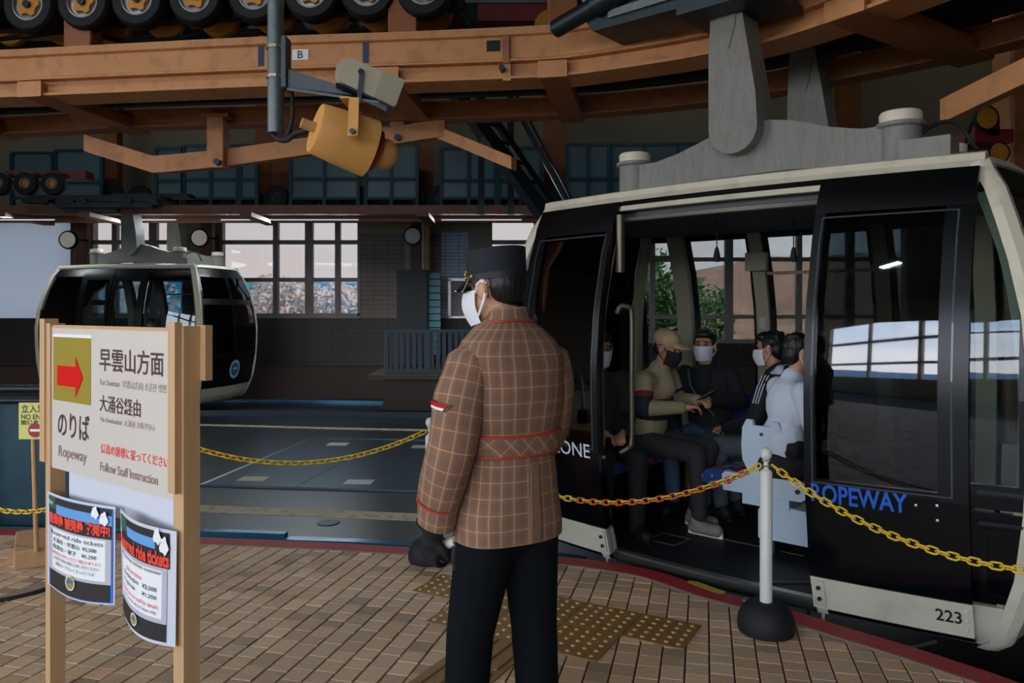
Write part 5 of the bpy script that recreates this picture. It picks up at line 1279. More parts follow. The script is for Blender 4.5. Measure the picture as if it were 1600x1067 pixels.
def hair_on(parent, P, R, s=1., full=True, name='hair'):
    sh = [('e', P(0, -.025, .045), (.085 * s, .092 * s, .088 * s), R), ('e', P(0, -.055, -.01), (.078 * s, .058 * s, .075 * s), R), ('e', P(0, .045, .085), (.07 * s, .045 * s, .035 * s), R)]
    for k in (-1, 1): sh.append(('e', P(k * .068, .01, .03), (.016 * s, .03 * s, .04 * s), R))
    random.seed(4)
    for i in range(26):
        a = random.uniform(0, 6.28); z = random.uniform(.03, .12); rr = .078 * math.sqrt(max(.05, 1 - ((z - .045) / .1) ** 2)); q = (math.cos(a) * rr, -.022 + math.sin(a) * rr * 1.1, z)
        if q[1] > .05 and z < .08: continue
        sh.append(('c', P(*q), P(q[0] * 1.06, q[1] * 1.06 - .006, q[2] - .012), .013, .006))
    return blob(name, sh, m_hair, parent, .007, 2)

# ---------------------------------------------------------------- seated passengers
def seated(lab, u, y, face, top_m, leg_m, skin, cfg, base=None):
    """face: heading (radians, local +Y turned) inside the gondola frame"""
    M_ = base if base is not None else GM
    loc = M_ @ Vector((u, y, 0)); rz = face + math.atan2(M_[1][0], M_[0][0])
    t = thing('person', lab, 'person', loc, rz)
    lean = cfg.get('lean', 0.); hz = cfg.get('seat', .48) + .08
    ch = Vector((0, .01 + lean * .6, hz + .36)); nk = Vector((0, .015 + lean, hz + .52)); hc = Vector((0, .05 + lean * 1.25, hz + .69 + cfg.get('hup', 0)))
    knees = cfg.get('knees', ((-.12, .44), (.12, .44))); feet = cfg.get('feet', ((-.12, .42), (.12, .42)))
    hands = cfg.get('hands', ((-.09, .30, .66), (.09, .30, .66)))
    sh_l, P, R = head_shapes(hc, cfg.get('yaw', 0), cfg.get('pitch', 0))
    v = cfg.get('voxel', .008)
    elb = []
    for k, (s, h) in enumerate(((-1, hands[0]), (1, hands[1]))):
        S = Vector((s * .185, nk.y - .02, nk.z - .06)); Hh = Vector(h); mid = (S + Hh) / 2; out = Vector((s * .10, -.10, -.10)); elb.append((S, mid + out * cfg.get('bend', 1.), Hh))
    body = list(sh_l) + [('c', nk - Vector((0, 0, .05)), hc - Vector((0, .012, .05)), .056, .052), ('c', (0, 0, hz + .05), nk - Vector((0, 0, .05)), .09, .08), ('c', nk - Vector((.15, .02, .08)), nk - Vector((-.15, .02, .08)), .05, .05)]
    for k, (S, E_, Hh) in enumerate(elb):
        body += [('c', S, E_, .04, .035), ('c', E_, Hh, .035, .026)]; d = (Hh - E_).normalized(); body += hand_shapes(Hh, d, Vector((0, 0, -1)) + Vector((0, .5, 0)), -1 if k == 0 else 1, cfg.get('curl', .8), .95)
    for k, (a, b) in enumerate(zip(knees, feet)):
        s = -1 if k == 0 else 1; body += [('c', (s * .085, 0, hz), (a[0], a[1], hz - .02), .06, .045), ('c', (a[0], a[1], hz - .02), (b[0], b[1], .11), .045, .035)]
    bo = blob('body', body, skin, t, v, 2)
    tp = [('e', (0, ch.y - .005, ch.z), (.185, .125, .19), None), ('e', (0, lean * .2, hz + .14), (.175, .135, .18), None), ('c', nk + Vector((-.15, -.02, -.075)), nk + Vector((.15, -.02, -.075)), .07, .07), ('c', nk + Vector((0, -.01, -.05)), nk + Vector((0, -.005, .015)), .09, .072)]
    tp = [x[:3] if x[0] == 'e' else x for x in tp] + [('c', nk + Vector((0, .045, -.12)), nk + Vector((0, .03, -.02)), .085, .062)]
    if cfg.get('hood'): tp.append(('c', nk + Vector((-.07, -.075, .01)), nk + Vector((.07, -.075, .01)), .05, .05))
    for S, E_, Hh in elb: tp += [('c', S, E_, .072, .062), ('c', E_, E_.lerp(Hh, .92), .062, .046)]
    to = blob('jacket', tp, top_m, t, .011, 3)
    lg = [('e', (0, -.02, hz), (.17, .15, .12))]
    for k, (a, b) in enumerate(zip(knees, feet)):
        s = -1 if k == 0 else 1; lg += [('c', (s * .085, 0, hz), (a[0], a[1], hz - .02), .095, .072), ('c', (a[0], a[1], hz - .02), (b[0], b[1], .13), .07, .055)]
    blob('trousers', lg, leg_m, t, .012, 3)
    for k, b in enumerate(feet):
        sh_ = [('c', (b[0], b[1] - .04, .05), (b[0], b[1] + .13, .045), .046, .042), ('c', (b[0], b[1] - .02, .09), (b[0], b[1], .06), .05, .05)]
        so = blob('shoe', sh_, cfg.get('shoe', m_black), t, .01, 2)
        mb = MB(); mb.tube([(b[0], b[1] - .08, .014), (b[0], b[1] - .05, .012), (b[0], b[1] + .1, .012), (b[0], b[1] + .17, .014)], [.03, .045, .045, .03], 10, None, .28); mb.build('sole', m_white if cfg.get('shoe') else m_black, so, world=False)
    if cfg.get('hairless') is None: hair_on(t, P, R)
    mask_on(t, P, cfg.get('mask', m_mask)); eyes_on(t, P)
    return t, P, R, hc, elb, nk, hz
m_blackcloth = mat('black_cloth', (20, 20, 23), .85, var=.25, vs_=7, bump=.3, bs=14)
m_denim = mat('blue_denim', (58, 80, 100), .85, var=.2, vs_=8)
m_greypant = mat('grey_trousers', (88, 92, 98), .85, var=.15, vs_=8)
m_darkpant = mat('charcoal_trousers', (48, 46, 48), .85, var=.2, vs_=8)
m_whitecloth = mat('white_hoodie', (196, 204, 216), .85, var=.08, vs_=6, bump=.3, bs=14)
m_beigecloth = mat('beige_jacket', (150, 136, 106), .85, var=.12, vs_=7, bump=.3, bs=16)
m_capbeige = mat('beige_cap', (190, 160, 118), .8, var=.08)
m_shoegrey = mat('pale_sneaker', (128, 122, 112), .7, var=.15)
m_blackmask = mat('black_mask', (20, 20, 22), .8)
R90 = math.pi / 2
# beige-capped passenger, facing right
t, P, R, hc, elb, nk, hz = seated('seated passenger in beige cap and beige and navy jacket holding a phone', -.93, -.02, -R90, m_beigecloth, m_darkpant, m_skin2,
    dict(lean=.10, yaw=.12, pitch=-.28, hands=((-.06, .40, .88), (.08, .36, .84)), knees=((-.1, .46), (.13, .48)), feet=((-.02, .40), (.16, .52)), shoe=m_shoegrey, mask=m_blackmask, hairless=True))
blob('hair', [('e', P(0, -.05, -.01), (.074, .055, .06), R)], m_hair, t, .008, 2)
sh = [('e', P(0, -.015, .062), (.088, .102, .078), R)]; blob('cap', sh, m_capbeige, t, .008, 3)
mb = MB()
def visor(a, r, tt): return P(math.sin(a) * (.075 + .012 * r), .05 + math.cos(a) * (.045 + .085 * r), .058 - .012 * r - .018 * abs(math.sin(a)) * r + tt)
mb.shell(visor, -1.3, 1.3, 0, 1, 12, 5, 0, .006); mb.build('cap_visor', m_capbeige, t, world=False, smooth=50, fix=True)
m_navycloth = mat('navy_band', (26, 30, 44), .85); m_redband = mat('dark_red_band', (120, 34, 40), .85)
blob('navy_band', [('e', (0, .05, hz + .22), (.190, .142, .085)), ('c', elb[0][0].lerp(elb[0][1], .55), elb[0][1], .068, .068), ('c', elb[1][0].lerp(elb[1][1], .55), elb[1][1], .069, .069)], m_navycloth, t, .011, 3)
blob('red_band', [('e', (0, .07, hz + .315), (.191, .140, .022)), ('c', elb[1][0].lerp(elb[1][1], .50), elb[1][0].lerp(elb[1][1], .54), .0715, .0715)], m_redband, t, .011, 2)
m_screen = mat('lit_phone_screen', (120, 190, 230), .3, emit=(120, 190, 230), es=.5)
def phone(world_p, rz, tilt, lab):
    t = thing('phone', lab, 'phone', world_p, rz); M_ = Matrix.Rotation(tilt, 4, 'X')
    MB().cbox((0, 0, 0), (.072, .145, .009), M_, .003).build('case', m_black, t, world=False); mb = MB(); mb.box(-.032, .032, -.066, .066, .0046, .0052, M_); mb.build('screen', m_screen, t, world=False)
phone(WM[t] @ Vector((.0, .50, .93)), -GTH - R90, .5, 'phone with a bright blue screen in the hands of the capped passenger')
# passenger behind the handrail
t, P, R, hc, elb, nk, hz = seated('seated passenger in dark clothes with white mask behind the door handrail', -1.10, -.42, -R90 - .55, mat('dark_brown_coat', (52, 44, 40), .85, var=.2), m_blackcloth, m_skin2,
    dict(lean=.03, yaw=-.15, pitch=-.1, hands=((-.05, .34, .70), (.09, .33, .70))))
phone(WM[t] @ Vector((.02, .42, .74)), -GTH - R90 - .5, .6, 'phone held by the passenger behind the door handrail')
# centre passenger facing the platform
t, P, R, hc, elb, nk, hz = seated('seated passenger in black jacket with white mask facing the platform', -.74, .62, math.pi + .10, m_blackcloth, m_denim, m_skin2,
    dict(lean=.05, yaw=.18, hands=((-.14, .36, .86), (.10, .40, .60)), hood=True, knees=((-.14, .46), (.14, .44)), bend=1.1))
mb = MB(); mb.tube([nk + Vector((.13, .05, -.02)), nk + Vector((.08, .13, -.14)), nk + Vector((-.02, .155, -.26)), nk + Vector((-.12, .14, -.36))], .016, 6, None, .35); mb.build('bag_strap', m_greypant, t, world=False)
mb = MB(); h_ = elb[0][2]; mb.tube([h_ + Vector((.0, -.03, .03)), h_ + Vector((-.03, -.03, 0)), h_ + Vector((0, -.03, -.03)), h_ + Vector((.03, -.03, 0)), h_ + Vector((.0, -.03, .03))], .008, 6); mb.build('wristwatch', m_chrome, t, world=False)
# striped-sleeve passenger facing left
t, P, R, hc, elb, nk, hz = seated('seated passenger in black jacket with white sleeve stripes facing left', -.04, .36, R90, m_blackcloth, m_greypant, m_skin2,
    dict(lean=.04, yaw=.1, pitch=-.08, hands=((-.06, .42, .66), (.10, .40, .66)), hood=True))
for k in (0, 1):
    S, E_, Hh = elb[k]
    for j in range(3):
        mb = MB(); s = -1 if k == 0 else 1; a = S + Vector((s * .05, -.02 + .022 * j, .06)); b = S.lerp(E_, .55) + Vector((s * .066, -.01 + .018 * j, .02)); mb.tube([a, a.lerp(b, .5) + Vector((s * .006, 0, .012)), b], .0045, 5); mb.build('sleeve_stripe', m_whitecloth, t, world=False)
blob('white_hood', [('c', nk + Vector((-.08, -.06, .02)), nk + Vector((.08, -.06, .02)), .045, .045), ('c', nk + Vector((-.085, -.05, .02)), nk + Vector((-.05, .05, -.04)), .03, .022), ('c', nk + Vector((.085, -.05, .02)), nk + Vector((.05, .05, -.04)), .03, .022)], m_whitecloth, t, .009, 3)
# white hoodie passenger, back turned
t, P, R, hc, elb, nk, hz = seated('seated passenger in white hoodie with black side panel at the open door edge', .165, -.20, -R90 + .80, m_whitecloth, m_blackcloth, m_skin2,
    dict(lean=.06, yaw=-.2, pitch=-.1, hands=((-.08, .36, .66), (.1, .38, .66))))
blob('side_panel', [('e', (.0, .02, hz + .12), (.186, .125, .13)), ('c', elb[1][0].lerp(elb[1][1], .9), elb[1][1].lerp(elb[1][2], .3), .069, .066)], m_blackcloth, t, .011, 2)
# silhouettes in the far gondola: three seated passengers
FGM = WM[fg]
for (u, y, fc, lab) in ((-.3, .45, math.pi, 'dark seated passenger in the far gondola, nearest its middle window'), (.55, .45, math.pi + .3, 'dark seated passenger in the far gondola beside the cream corner'), (1.05, .2, R90, 'dark seated passenger at the end of the far gondola')):
    tt = seated(lab, u, y, fc, m_blackcloth, m_darkpant, m_skin2, dict(voxel=.011, hup=-.0), FGM)[0]

# ---------------------------------------------------------------- the uniformed man
MY = math.radians(37)
man = thing('person', 'man in brown checked uniform jacket and navy cap standing with his back turned', 'person', (-.012, 2.54, 0), MY)
def plaid():
    m = mat('brown_checked_wool', (130, 100, 80), .9, var=.10, vs_=60, bump=.12, bs=400)
    t = m.node_tree; N = t.nodes; L = t.links; b = N['Principled BSDF']; base = b.inputs['Base Color'].links[0].from_socket
    uv = N.new('ShaderNodeUVMap'); uv.uv_map = 'UVMap'; sp = N.new('ShaderNodeSeparateXYZ'); L.new(uv.outputs[0], sp.inputs[0])
    def line(out, period, width, phase, soft):
        a = N.new('ShaderNodeMath'); a.operation = 'MULTIPLY_ADD'; a.inputs[1].default_value = 1 / period; a.inputs[2].default_value = phase; L.new(out, a.inputs[0])
        f_ = N.new('ShaderNodeMath'); f_.operation = 'FRACT'; L.new(a.outputs[0], f_.inputs[0])
        s_ = N.new('ShaderNodeMath'); s_.operation = 'SUBTRACT'; s_.inputs[1].default_value = .5; L.new(f_.outputs[0], s_.inputs[0])
        ab = N.new('ShaderNodeMath'); ab.operation = 'ABSOLUTE'; L.new(s_.outputs[0], ab.inputs[0])
        mr = N.new('ShaderNodeMapRange'); mr.inputs[1].default_value = width / period / 2 * (1 + soft); mr.inputs[2].default_value = width / period / 2 * (1 - soft); L.new(ab.outputs[0], mr.inputs[0])
        return mr.outputs[0]
    def over(src, fac, col, amt):
        mu = N.new('ShaderNodeMath'); mu.operation = 'MULTIPLY'; mu.inputs[1].default_value = amt; L.new(fac, mu.inputs[0])
        x = N.new('ShaderNodeMix'); x.data_type = 'RGBA'; L.new(mu.outputs[0], x.inputs[0]); L.new(src, x.inputs[6]); x.inputs[7].default_value = rgb(col); return x.outputs[2]
    U, V = sp.outputs[0], sp.outputs[1]
    c = over(base, line(U, .043, .020, .0, .5), (112, 84, 66), .35)
    c = over(c, line(V, .050, .022, .0, .5), (112, 84, 66), .30)
    c = over(c, line(U, .043, .0060, .5, .7), (190, 148, 112), .55)
    c = over(c, line(U, .0215, .002, .25, .5), (96, 70, 56), .5)
    c = over(c, line(V, .050, .0028, .5, .4), (214, 146, 86), .68)
    L.new(c, b.inputs['Base Color'])
    return m
m_plaid = plaid()
m_piping = mat('red_piping', (176, 60, 34), .7)
def loft_uv(rings, name, m, parent, vscale=1., closed_u=None, smooth=60, v0=0., ref=None, wrinkle=0., seed=0):
    """rings of points -> tube with UV in metres"""
    mb = MB(); n = len(rings[0]); uv = []
    vv = v0
    for i, r in enumerate(rings):
        if i: vv += sum((r[k] - rings[i - 1][k]).length for k in range(n)) / n
        per = sum((r[(k + 1) % n] - r[k]).length for k in range(n)); per = ref or per
        acc = 0
        q = []
        for k in range(n + 1):
            p = r[k % n]
            if wrinkle:
                d = (p - sum(r, Vector()) / n).normalized()
                p = p + d * wrinkle * noise.noise(Vector((p.x * 9 + seed, p.y * 9, p.z * 7)))
            q.append(p); uv.append((per * k / n, vv))
        mb.v += q
    w = n + 1
    for i in range(len(rings) - 1):
        for k in range(n): mb.f.append((i * w + k, i * w + k + 1, (i + 1) * w + k + 1, (i + 1) * w + k))
    mb.uv = uv
    return mb.build(name, m, parent, world=False, smooth=True)
def ering(cx, cy, z, rx, ry, n=40, e=2.4, tilt=0., flat_back=0.):
    out = []
    for k in range(n):
        a = 2 * math.pi * k / n + math.pi / 2; c, s = math.cos(a), math.sin(a)
        x = math.copysign(abs(c) ** (2 / e), c) * rx; y = math.copysign(abs(s) ** (2 / e), s) * ry
        out.append(Vector((cx + x, cy + y, z + tilt * x)))
    return out
def rings_interp(tab, n, **k):
    out = []
    T = [tab[0][0] + (tab[-1][0] - tab[0][0]) * i / n for i in range(n + 1)]
    for z in T:
        vals = [interp(z, [(r[0], r[j]) for r in tab]) for j in range(1, 5)]
        out.append(ering(vals[2], vals[3], z, vals[0], vals[1], **k))
    return out
TORSO = [(.782, .190, .140, 0, .005), (.84, .190, .141, 0, .005), (.95, .177, .131, 0, .005), (1.065, .164, .120, 0, .0), (1.12, .170, .122, 0, -.002), (1.18, .182, .128, 0, -.006), (1.25, .192, .132, 0, -.012), (1.34, .198, .128, 0, -.012), (1.39, .192, .118, 0, -.010), (1.42, .172, .108, 0, -.008), (1.448, .138, .098, 0, -.004), (1.470, .106, .088, 0, .004), (1.490, .080, .076, 0, .010)]
hd_c = Vector((-.03, .035, 1.592)); HYAW = math.radians(21)
hsh, HP, HR = head_shapes(hd_c, HYAW, -.10)
arms = {-1: [(-.158, -.008, 1.365, .070), (-.192, -.014, 1.26, .080), (-.222, -.02, 1.15, .082), (-.236, -.012, 1.075, .079), (-.240, .02, .99, .073), (-.240, .05, .915, .067), (-.238, .075, .84, .062)],
        1: [(.158, -.008, 1.365, .070), (.188, .0, 1.26, .077), (.205, .03, 1.13, .074), (.205, .08, 1.06, .070), (.18, .15, 1.03, .066), (.13, .22, 1.03, .06), (.09, .26, 1.03, .055)]}
body = list(hsh) + [('c', (-.005, .015, 1.43), hd_c + Vector((.01, -.01, -.05)), .062, .056), ('c', (0, 0, .85), (0, 0, 1.35), .11, .10), ('c', (-.14, 0, 1.31), (.14, 0, 1.31), .04, .04)]
for s in (-1, 1):
    A = arms[s]
    for a, b in zip(A[1:], A[2:]): body.append(('c', a[:3], b[:3], .042, .04))
    body.append(('c', (s * .14, 0, 1.31), A[1][:3], .04, .042))
    body += [('c', (s * .09, 0, .82), (-.112, .06, .46) if s < 0 else (.108, .0, .46), .07, .055), ('c', (-.112, .06, .46) if s < 0 else (.108, .0, .46), (-.118, .09, .09) if s < 0 else (.11, -.03, .09), .055, .04)]
wl = Vector(arms[-1][-1][:3]) + Vector((0, .012, -.035)); wr = Vector(arms[1][-1][:3]) + Vector((-.03, .02, 0))
body += hand_shapes(wl, (.0, .25, -1), (1, .3, 0), 1, .75, .92) + hand_shapes(wr, (-.8, .5, 0), (0, -.3, -1), 1, .8, .95)
blob('body', body, m_skin, man, .0075, 2)
# jacket
loft_uv(rings_interp(TORSO, 40), 'jacket', m_plaid, man, wrinkle=.010, seed=2, ref=1.054)
for s in (-1, 1):
    A = [Vector(a[:3]) for a in arms[s]]; rr = [a[3] for a in arms[s]]
    C = catmull(A, 5); RR = []
    for i in range(len(C)): f_ = i / (len(C) - 1) * (len(A) - 1); j = min(int(f_), len(A) - 2); RR.append(rr[j] + (rr[j + 1] - rr[j]) * (f_ - j))
    rings = []
    X0 = Vector((1, 0, 0))
    for i, p in enumerate(C):
        T = (C[min(i + 1, len(C) - 1)] - C[max(i - 1, 0)]).normalized(); N_ = (X0 - T * X0.dot(T)).normalized(); B_ = T.cross(N_)
        rings.append([p + N_ * math.cos(2 * math.pi * k / 24) * RR[i] * .95 + B_ * math.sin(2 * math.pi * k / 24) * RR[i] * 1.05 for k in range(24)])
    cap_ = [[p + (rings[0][k] - C[0]) * f_ + Vector((-s * g, 0, h_)) for k, p in enumerate([C[0]] * 24)] for f_, g, h_ in ((.05, .075, .064), (.40, .060, .054), (.72, .036, .034), (.92, .014, .014))]
    sl = loft_uv(cap_ + rings, 'sleeve', m_plaid, man, wrinkle=.012, seed=5 + s, ref=.50)
    # inner cuff closing disc and red cuff piping
    mb = MB(); mb.add(rings[-1], [tuple(range(24))]); mb.build('cuff_lining', m_black, sl, world=False)
    j = len(rings) - 6; mb = MB(); mb.tube([rings[j][k] + (rings[j][k] - C[j]) * .03 for k in (range(6, 19))], .0042, 5); mb.build('cuff_piping', m_piping, sl, world=False)
# collar, piping, back belt, vent
col = [ering(.0, .014, z, r, r * .95, n=32) for z, r in ((1.474, .085), (1.495, .0765), (1.518, .0705), (1.526, .068))]
col = [[p + Vector((0, 0, .010 * (-(p.y) / .07))) for p in r] for r in col]
loft_uv(col, 'collar', m_plaid, man, ref=.45)
mb = MB(); mb.tube([p * 1.0 + Vector((p.x * .08, p.y * .08, .004)) for p in col[0]] + [col[0][0]], .0048, 6); mb.build('collar_piping', m_piping, man, world=False)
def tor(a, z, off):
    v = [interp(z, [(r[0], r[j]) for r in TORSO]) for j in range(1, 5)]; c, s = math.cos(a), math.sin(a); e = 2.4
    return Vector((v[2] + math.copysign(abs(c) ** (2 / e), c) * (v[0] + off), v[3] + math.copysign(abs(s) ** (2 / e), s) * (v[1] + off), z))
A0_, A1_ = math.radians(205), math.radians(337)
mb = MB(); mb.shell(lambda a, z, tt: tor(a, z, tt), A0_, A1_, 1.062, 1.122, 24, 2, .004, .012)
mb.uv = [(a_ * .03 + b_ * .7, a_ * .03 - b_ * .7) for a_, b_ in [((p.x - p.y * 0) * 20, p.z) for p in mb.v]]
mb.uv = [((p.x + p.z) * .72, (p.x - p.z) * .72) for p in mb.v]
mb.build('back_belt', m_plaid, man, world=False, smooth=60, fix=True)
for z in (1.060, 1.124):
    mb = MB(); mb.tube([tor(A0_ + (A1_ - A0_) * k / 20, z, .010) for k in range(21)], .0052, 6); mb.build('belt_piping', m_piping, man, world=False)
mb = MB(); mb.shell(lambda a, z, tt: tor(a + .12 * (z - .98), z, tt + .006), math.radians(268), math.radians(274), .788, 1.03, 2, 8, .0, .008); mb.build('vent_flap', m_plaid if 0 else mat('brown_wool_plain', (122, 92, 72), .9, var=.1, vs_=60), man, world=False, fix=True)
# arm patch
A = arms[-1]; c0 = Vector((-.222, -.02, 1.232))
mb = MB()
def patch(x, z, o): 
    a = math.radians(186) + x / .084; return Vector((-.199 + math.cos(a) * (.0875 + o), -.016 + math.sin(a) * (.0925 + o), 1.228 + z - x * .10))
mb.add([patch(x, z, .004) for x, z in ((-.035, .014), (.0, .014), (.048, .011), (.030, -.014), (.0, -.014), (-.04, -.014))], [(0, 1, 4, 5), (1, 2, 3, 4)]); pa = mb.build('arm_patch', m_blackprint, man, world=False, fix=True)
mb = MB(); mb.add([patch(x, z, .006) for x, z in ((-.033, .010), (.0, .010), (.039, .008), (.028, -.001), (.0, -.001), (-.036, -.001))], [(0, 1, 4, 5), (1, 2, 3, 4)]); mb.build('patch_red', m_redprint, pa, world=False, fix=True)
mb = MB(); mb.add([patch(x, z, .006) for x, z in ((-.037, -.003), (.0, -.003), (.026, -.003), (.02, -.011), (.0, -.011), (-.038, -.011))], [(0, 1, 4, 5), (1, 2, 3, 4)]); mb.build('patch_white', m_white, pa, world=False, fix=True)
# trousers
legs = [('e', (0, .0, .83), (.160, .118, .12))]
KN = {-1: ((-.112, .06, .46), (-.118, .09, .085)), 1: ((.108, .0, .46), (.110, -.03, .085))}
for s in (-1, 1): legs += [('c', (s * .085, .0, .79), KN[s][0], .104, .080), ('c', KN[s][0], KN[s][1], .080, .070)]
blob('trousers', legs, m_trouser, man, .011, 3)
for s in (-1, 1):
    blob('shoe', [('c', (KN[s][1][0], KN[s][1][1] - .04, .05), (KN[s][1][0], KN[s][1][1] + .15, .04), .047, .042), ('c', (KN[s][1][0], KN[s][1][1] - .02, .08), (KN[s][1][0], KN[s][1][1], .06), .05, .05)], m_black, man, .01, 2)
# glove with beige stick
gl = [(x[0], x[1], x[2], x[3] * 1.35 if x[3] < .015 else x[3] * 1.25, x[4] * 1.35 if x[4] < .015 else x[4] * 1.25) for x in hand_shapes(wl, (.0, .25, -1), (1, .3, 0), 1, .75, .95)] + [('c', wl - Vector((0, .01, -.05)), wl + Vector((0, 0, .0)), .044, .036)]
blob('glove', gl, m_glove, man, .007, 2)
# hat
hatc = HP(0, -.012, .055)
def hring(z, rx, ry, dy=0., tilt=0.): return [HP(math.cos(a) * rx, -.012 + dy + math.sin(a) * ry, z + tilt * math.sin(a) * ry) for a in [2 * math.pi * k / 40 for k in range(40)]]
mb = MB(); mb.loft([hring(.028, .083, .100), hring(.032, .086, .103), hring(.06, .087, .104), hring(.118, .091, .107), hring(.126, .0915, .1075), hring(.1285, .088, .104), hring(.126, .04, .05)]); ht = mb.build('cap', m_hat, man, world=False, smooth=35, fix=True)
mb = MB(); mb.loft([hring(.028, .0855, .1025), hring(.028, .0875, .1045), hring(.048, .0885, .1055), hring(.048, .086, .103)]); mb.build('cap_band', mat('black_cap_band', (12, 14, 18), .6), ht, world=False, fix=True)
mb = MB()
def vis(a, r, tt): return HP(math.sin(a) * (.078 + .012 * r), .035 + math.cos(a) * (.05 + .062 * r), .034 - .026 * r - .014 * abs(math.sin(a)) * r + tt)
mb.shell(vis, -1.25, 1.25, 0, 1, 14, 5, 0, .005); vz = mb.build('cap_visor', mat('patent_black', (10, 10, 12), .12), ht, world=False, smooth=50, fix=True)
m_goldm = mat('gold_metal', (196, 160, 92), .3, .9)
mb = MB(); mb.tube([HP(math.sin(a) * .09, -.012 + math.cos(a) * .107, .040) for a in [-1.2 + 2.4 * k / 14 for k in range(15)]], .004, 6); mb.build('gold_cord', m_goldm, ht, world=False)
for k in (-1, 1): mb = MB(); mb.ell(HP(k * .084, .03, .042), (.007, .007, .007)); mb.build('cap_button', m_goldm, ht, world=False, smooth=60)
random.seed(3); mb = MB()
for k in range(14): mb.ell(HP(random.uniform(-.02, .02), .098 + random.uniform(-.003, .004), .052 + random.uniform(-.014, .02)), (.006, .005, .006), None, 8, 5)
mb.build('cap_badge', m_goldm, ht, world=False, smooth=60)
# hair at back
sh = [('e', HP(0, -.046, .014), (.080, .072, .076), HR), ('e', HP(0, -.066, -.018), (.060, .038, .044), HR)]
for k in (-1, 1): sh += [('e', HP(k * .070, .022, .022), (.010, .020, .026), HR)]
blob('hair', sh, m_hair, man, .006, 2)
mk = mask_on(man, HP); 
for k in (-1, 1):
    mb = MB(); mb.tube([HP(k * .070, .03, -.01), HP(k * .0815, .018, .012), HP(k * .090, -.006, .024), HP(k * .0915, -.020, .018)], .0055, 6, None, .4); mb.tube([HP(k * .066, .03, -.085), HP(k * .0765, .01, -.062), HP(k * .0885, -.012, -.034), HP(k * .0915, -.02, -.018)], .0055, 6, None, .4); mb.build('ear_loop', m_mask, mk, world=False)
eyes_on(man, HP)
# rolled signal flag in the gloved hand
ps = WM[man] @ (wl + Vector((.035, .03, -.06))); pe = ps + Vector((.065, -.05, .035))
t = thing('signal_stick', 'short cream stick held in the black gloved hand', 'stick', ps); mb = MB(); mb.cyl(ps - (pe - ps) * .4, pe, .012, .017, n=12); mb.build('roll', m_cap, t, smooth=50)
mb = MB(); mb.tube([pe, pe + Vector((-.005, 0, -.05)), pe + Vector((.0, 0, -.09))], [.012, .015, .008], 8); mb.build('strap_end', m_black, t)
# ================================================================ sign board and barriers
SL, SR = Vector((-1.80, 3.0, 0)), Vector((-1.076, 2.46, 0))
su = (SR - SL).normalized(); sn = Vector((su.y, -su.x, 0)); SW_ = (SR - SL).length       # sn points to the viewer
def sb(px, py, off=0.):
    """pixel -> point on the board plane"""
    o = SL + sn * off; r = Vector(((px - 800) / F, 1, 0)); d = o.dot(sn) / r.dot(sn)
    return Vector((r.x * d, d, HC - (py - HY) / F * d))
def S(s, z, off=0.): return SL + su * s + sn * off + Vector((0, 0, z))
def sz(px, py, off=0.):
    p = sb(px, py, off); return (p - SL).dot(su), p.z
zt_ = sz(80, 510)[1]; zb_ = sz(85, 731)[1]
sign = thing('direction_sign', 'wooden framed direction sign board with red arrow and Japanese lettering', 'sign', SL.lerp(SR, .5), 0)
def sbox(mb, s0, s1, z0, z1, o0, o1):
    pts = [S(s, z, o) for o in (o0, o1) for s, z in ((s0, z0), (s1, z0), (s1, z1), (s0, z1))]
    return mb.add(pts, [(0, 1, 2, 3), (7, 6, 5, 4), (0, 4, 5, 1), (1, 5, 6, 2), (2, 6, 7, 3), (3, 7, 4, 0)])
def SBld(mb, n, m, parent=sign, **k): return mb.build(n, m, parent, fix=True, **k)
bd = SBld(sbox(MB(), 0, SW_, zb_, zt_, -.012, 0), 'panel', m_board)
for s0, s1, nm in ((-.035, .005, 0), (SW_ - .005, SW_ + .055, 1)):
    SBld(sbox(MB(), s0, s1, .02, zt_ + .012, -.05, .006), 'post', m_wood)
# batten strips at front and back of the posts
SBld(sbox(MB(), -.075, -.032, sz(70, 720)[1], zt_ + .03, -.04, .012), 'batten', m_wood)
SBld(sbox(MB(), SW_ + .004, SW_ + .045, sz(288, 785)[1] + .03, zt_ + .025, .006, .03), 'batten', m_wood)
SBld(sbox(MB(), SW_ + .03, SW_ + .085, sz(300, 597)[1], zt_ + .015, -.075, -.05), 'batten', m_wood)
for s0 in (-.035, SW_ - .005): SBld(sbox(MB(), s0, s0 + .045, 0, .02, -.05, .006), 'foot', m_wood2)
SBld(sbox(MB(), .02, SW_ - .01, zt_ - .005, zt_ + .006, -.03, .002), 'top_bar', m_wood)
def rect_px(x0, y0, x1, y1, off=.001, th=.001, m=None, name='print', parent=sign):
    """upright rectangle on the board bounded by the pixels of its left/right ends"""
    s0, za = sz(x0, y0); s1, zb2 = sz(x1, y1); return SBld(sbox(MB(), s0, s1, min(za, zb2), max(za, zb2), off, off + th), name, m, parent)
s0, ztop = sz(84, 526); s1, zbot = sz(142, 634)
SBld(sbox(MB(), s0 - .004, s1 + .006, ztop, ztop + .012, .0005, .0012), 'tape', m_white, bd)
gp = SBld(sbox(MB(), s0, s1, sz(84, 634 - 10)[1], ztop, .0005, .002), 'gold_panel', m_gold, bd)
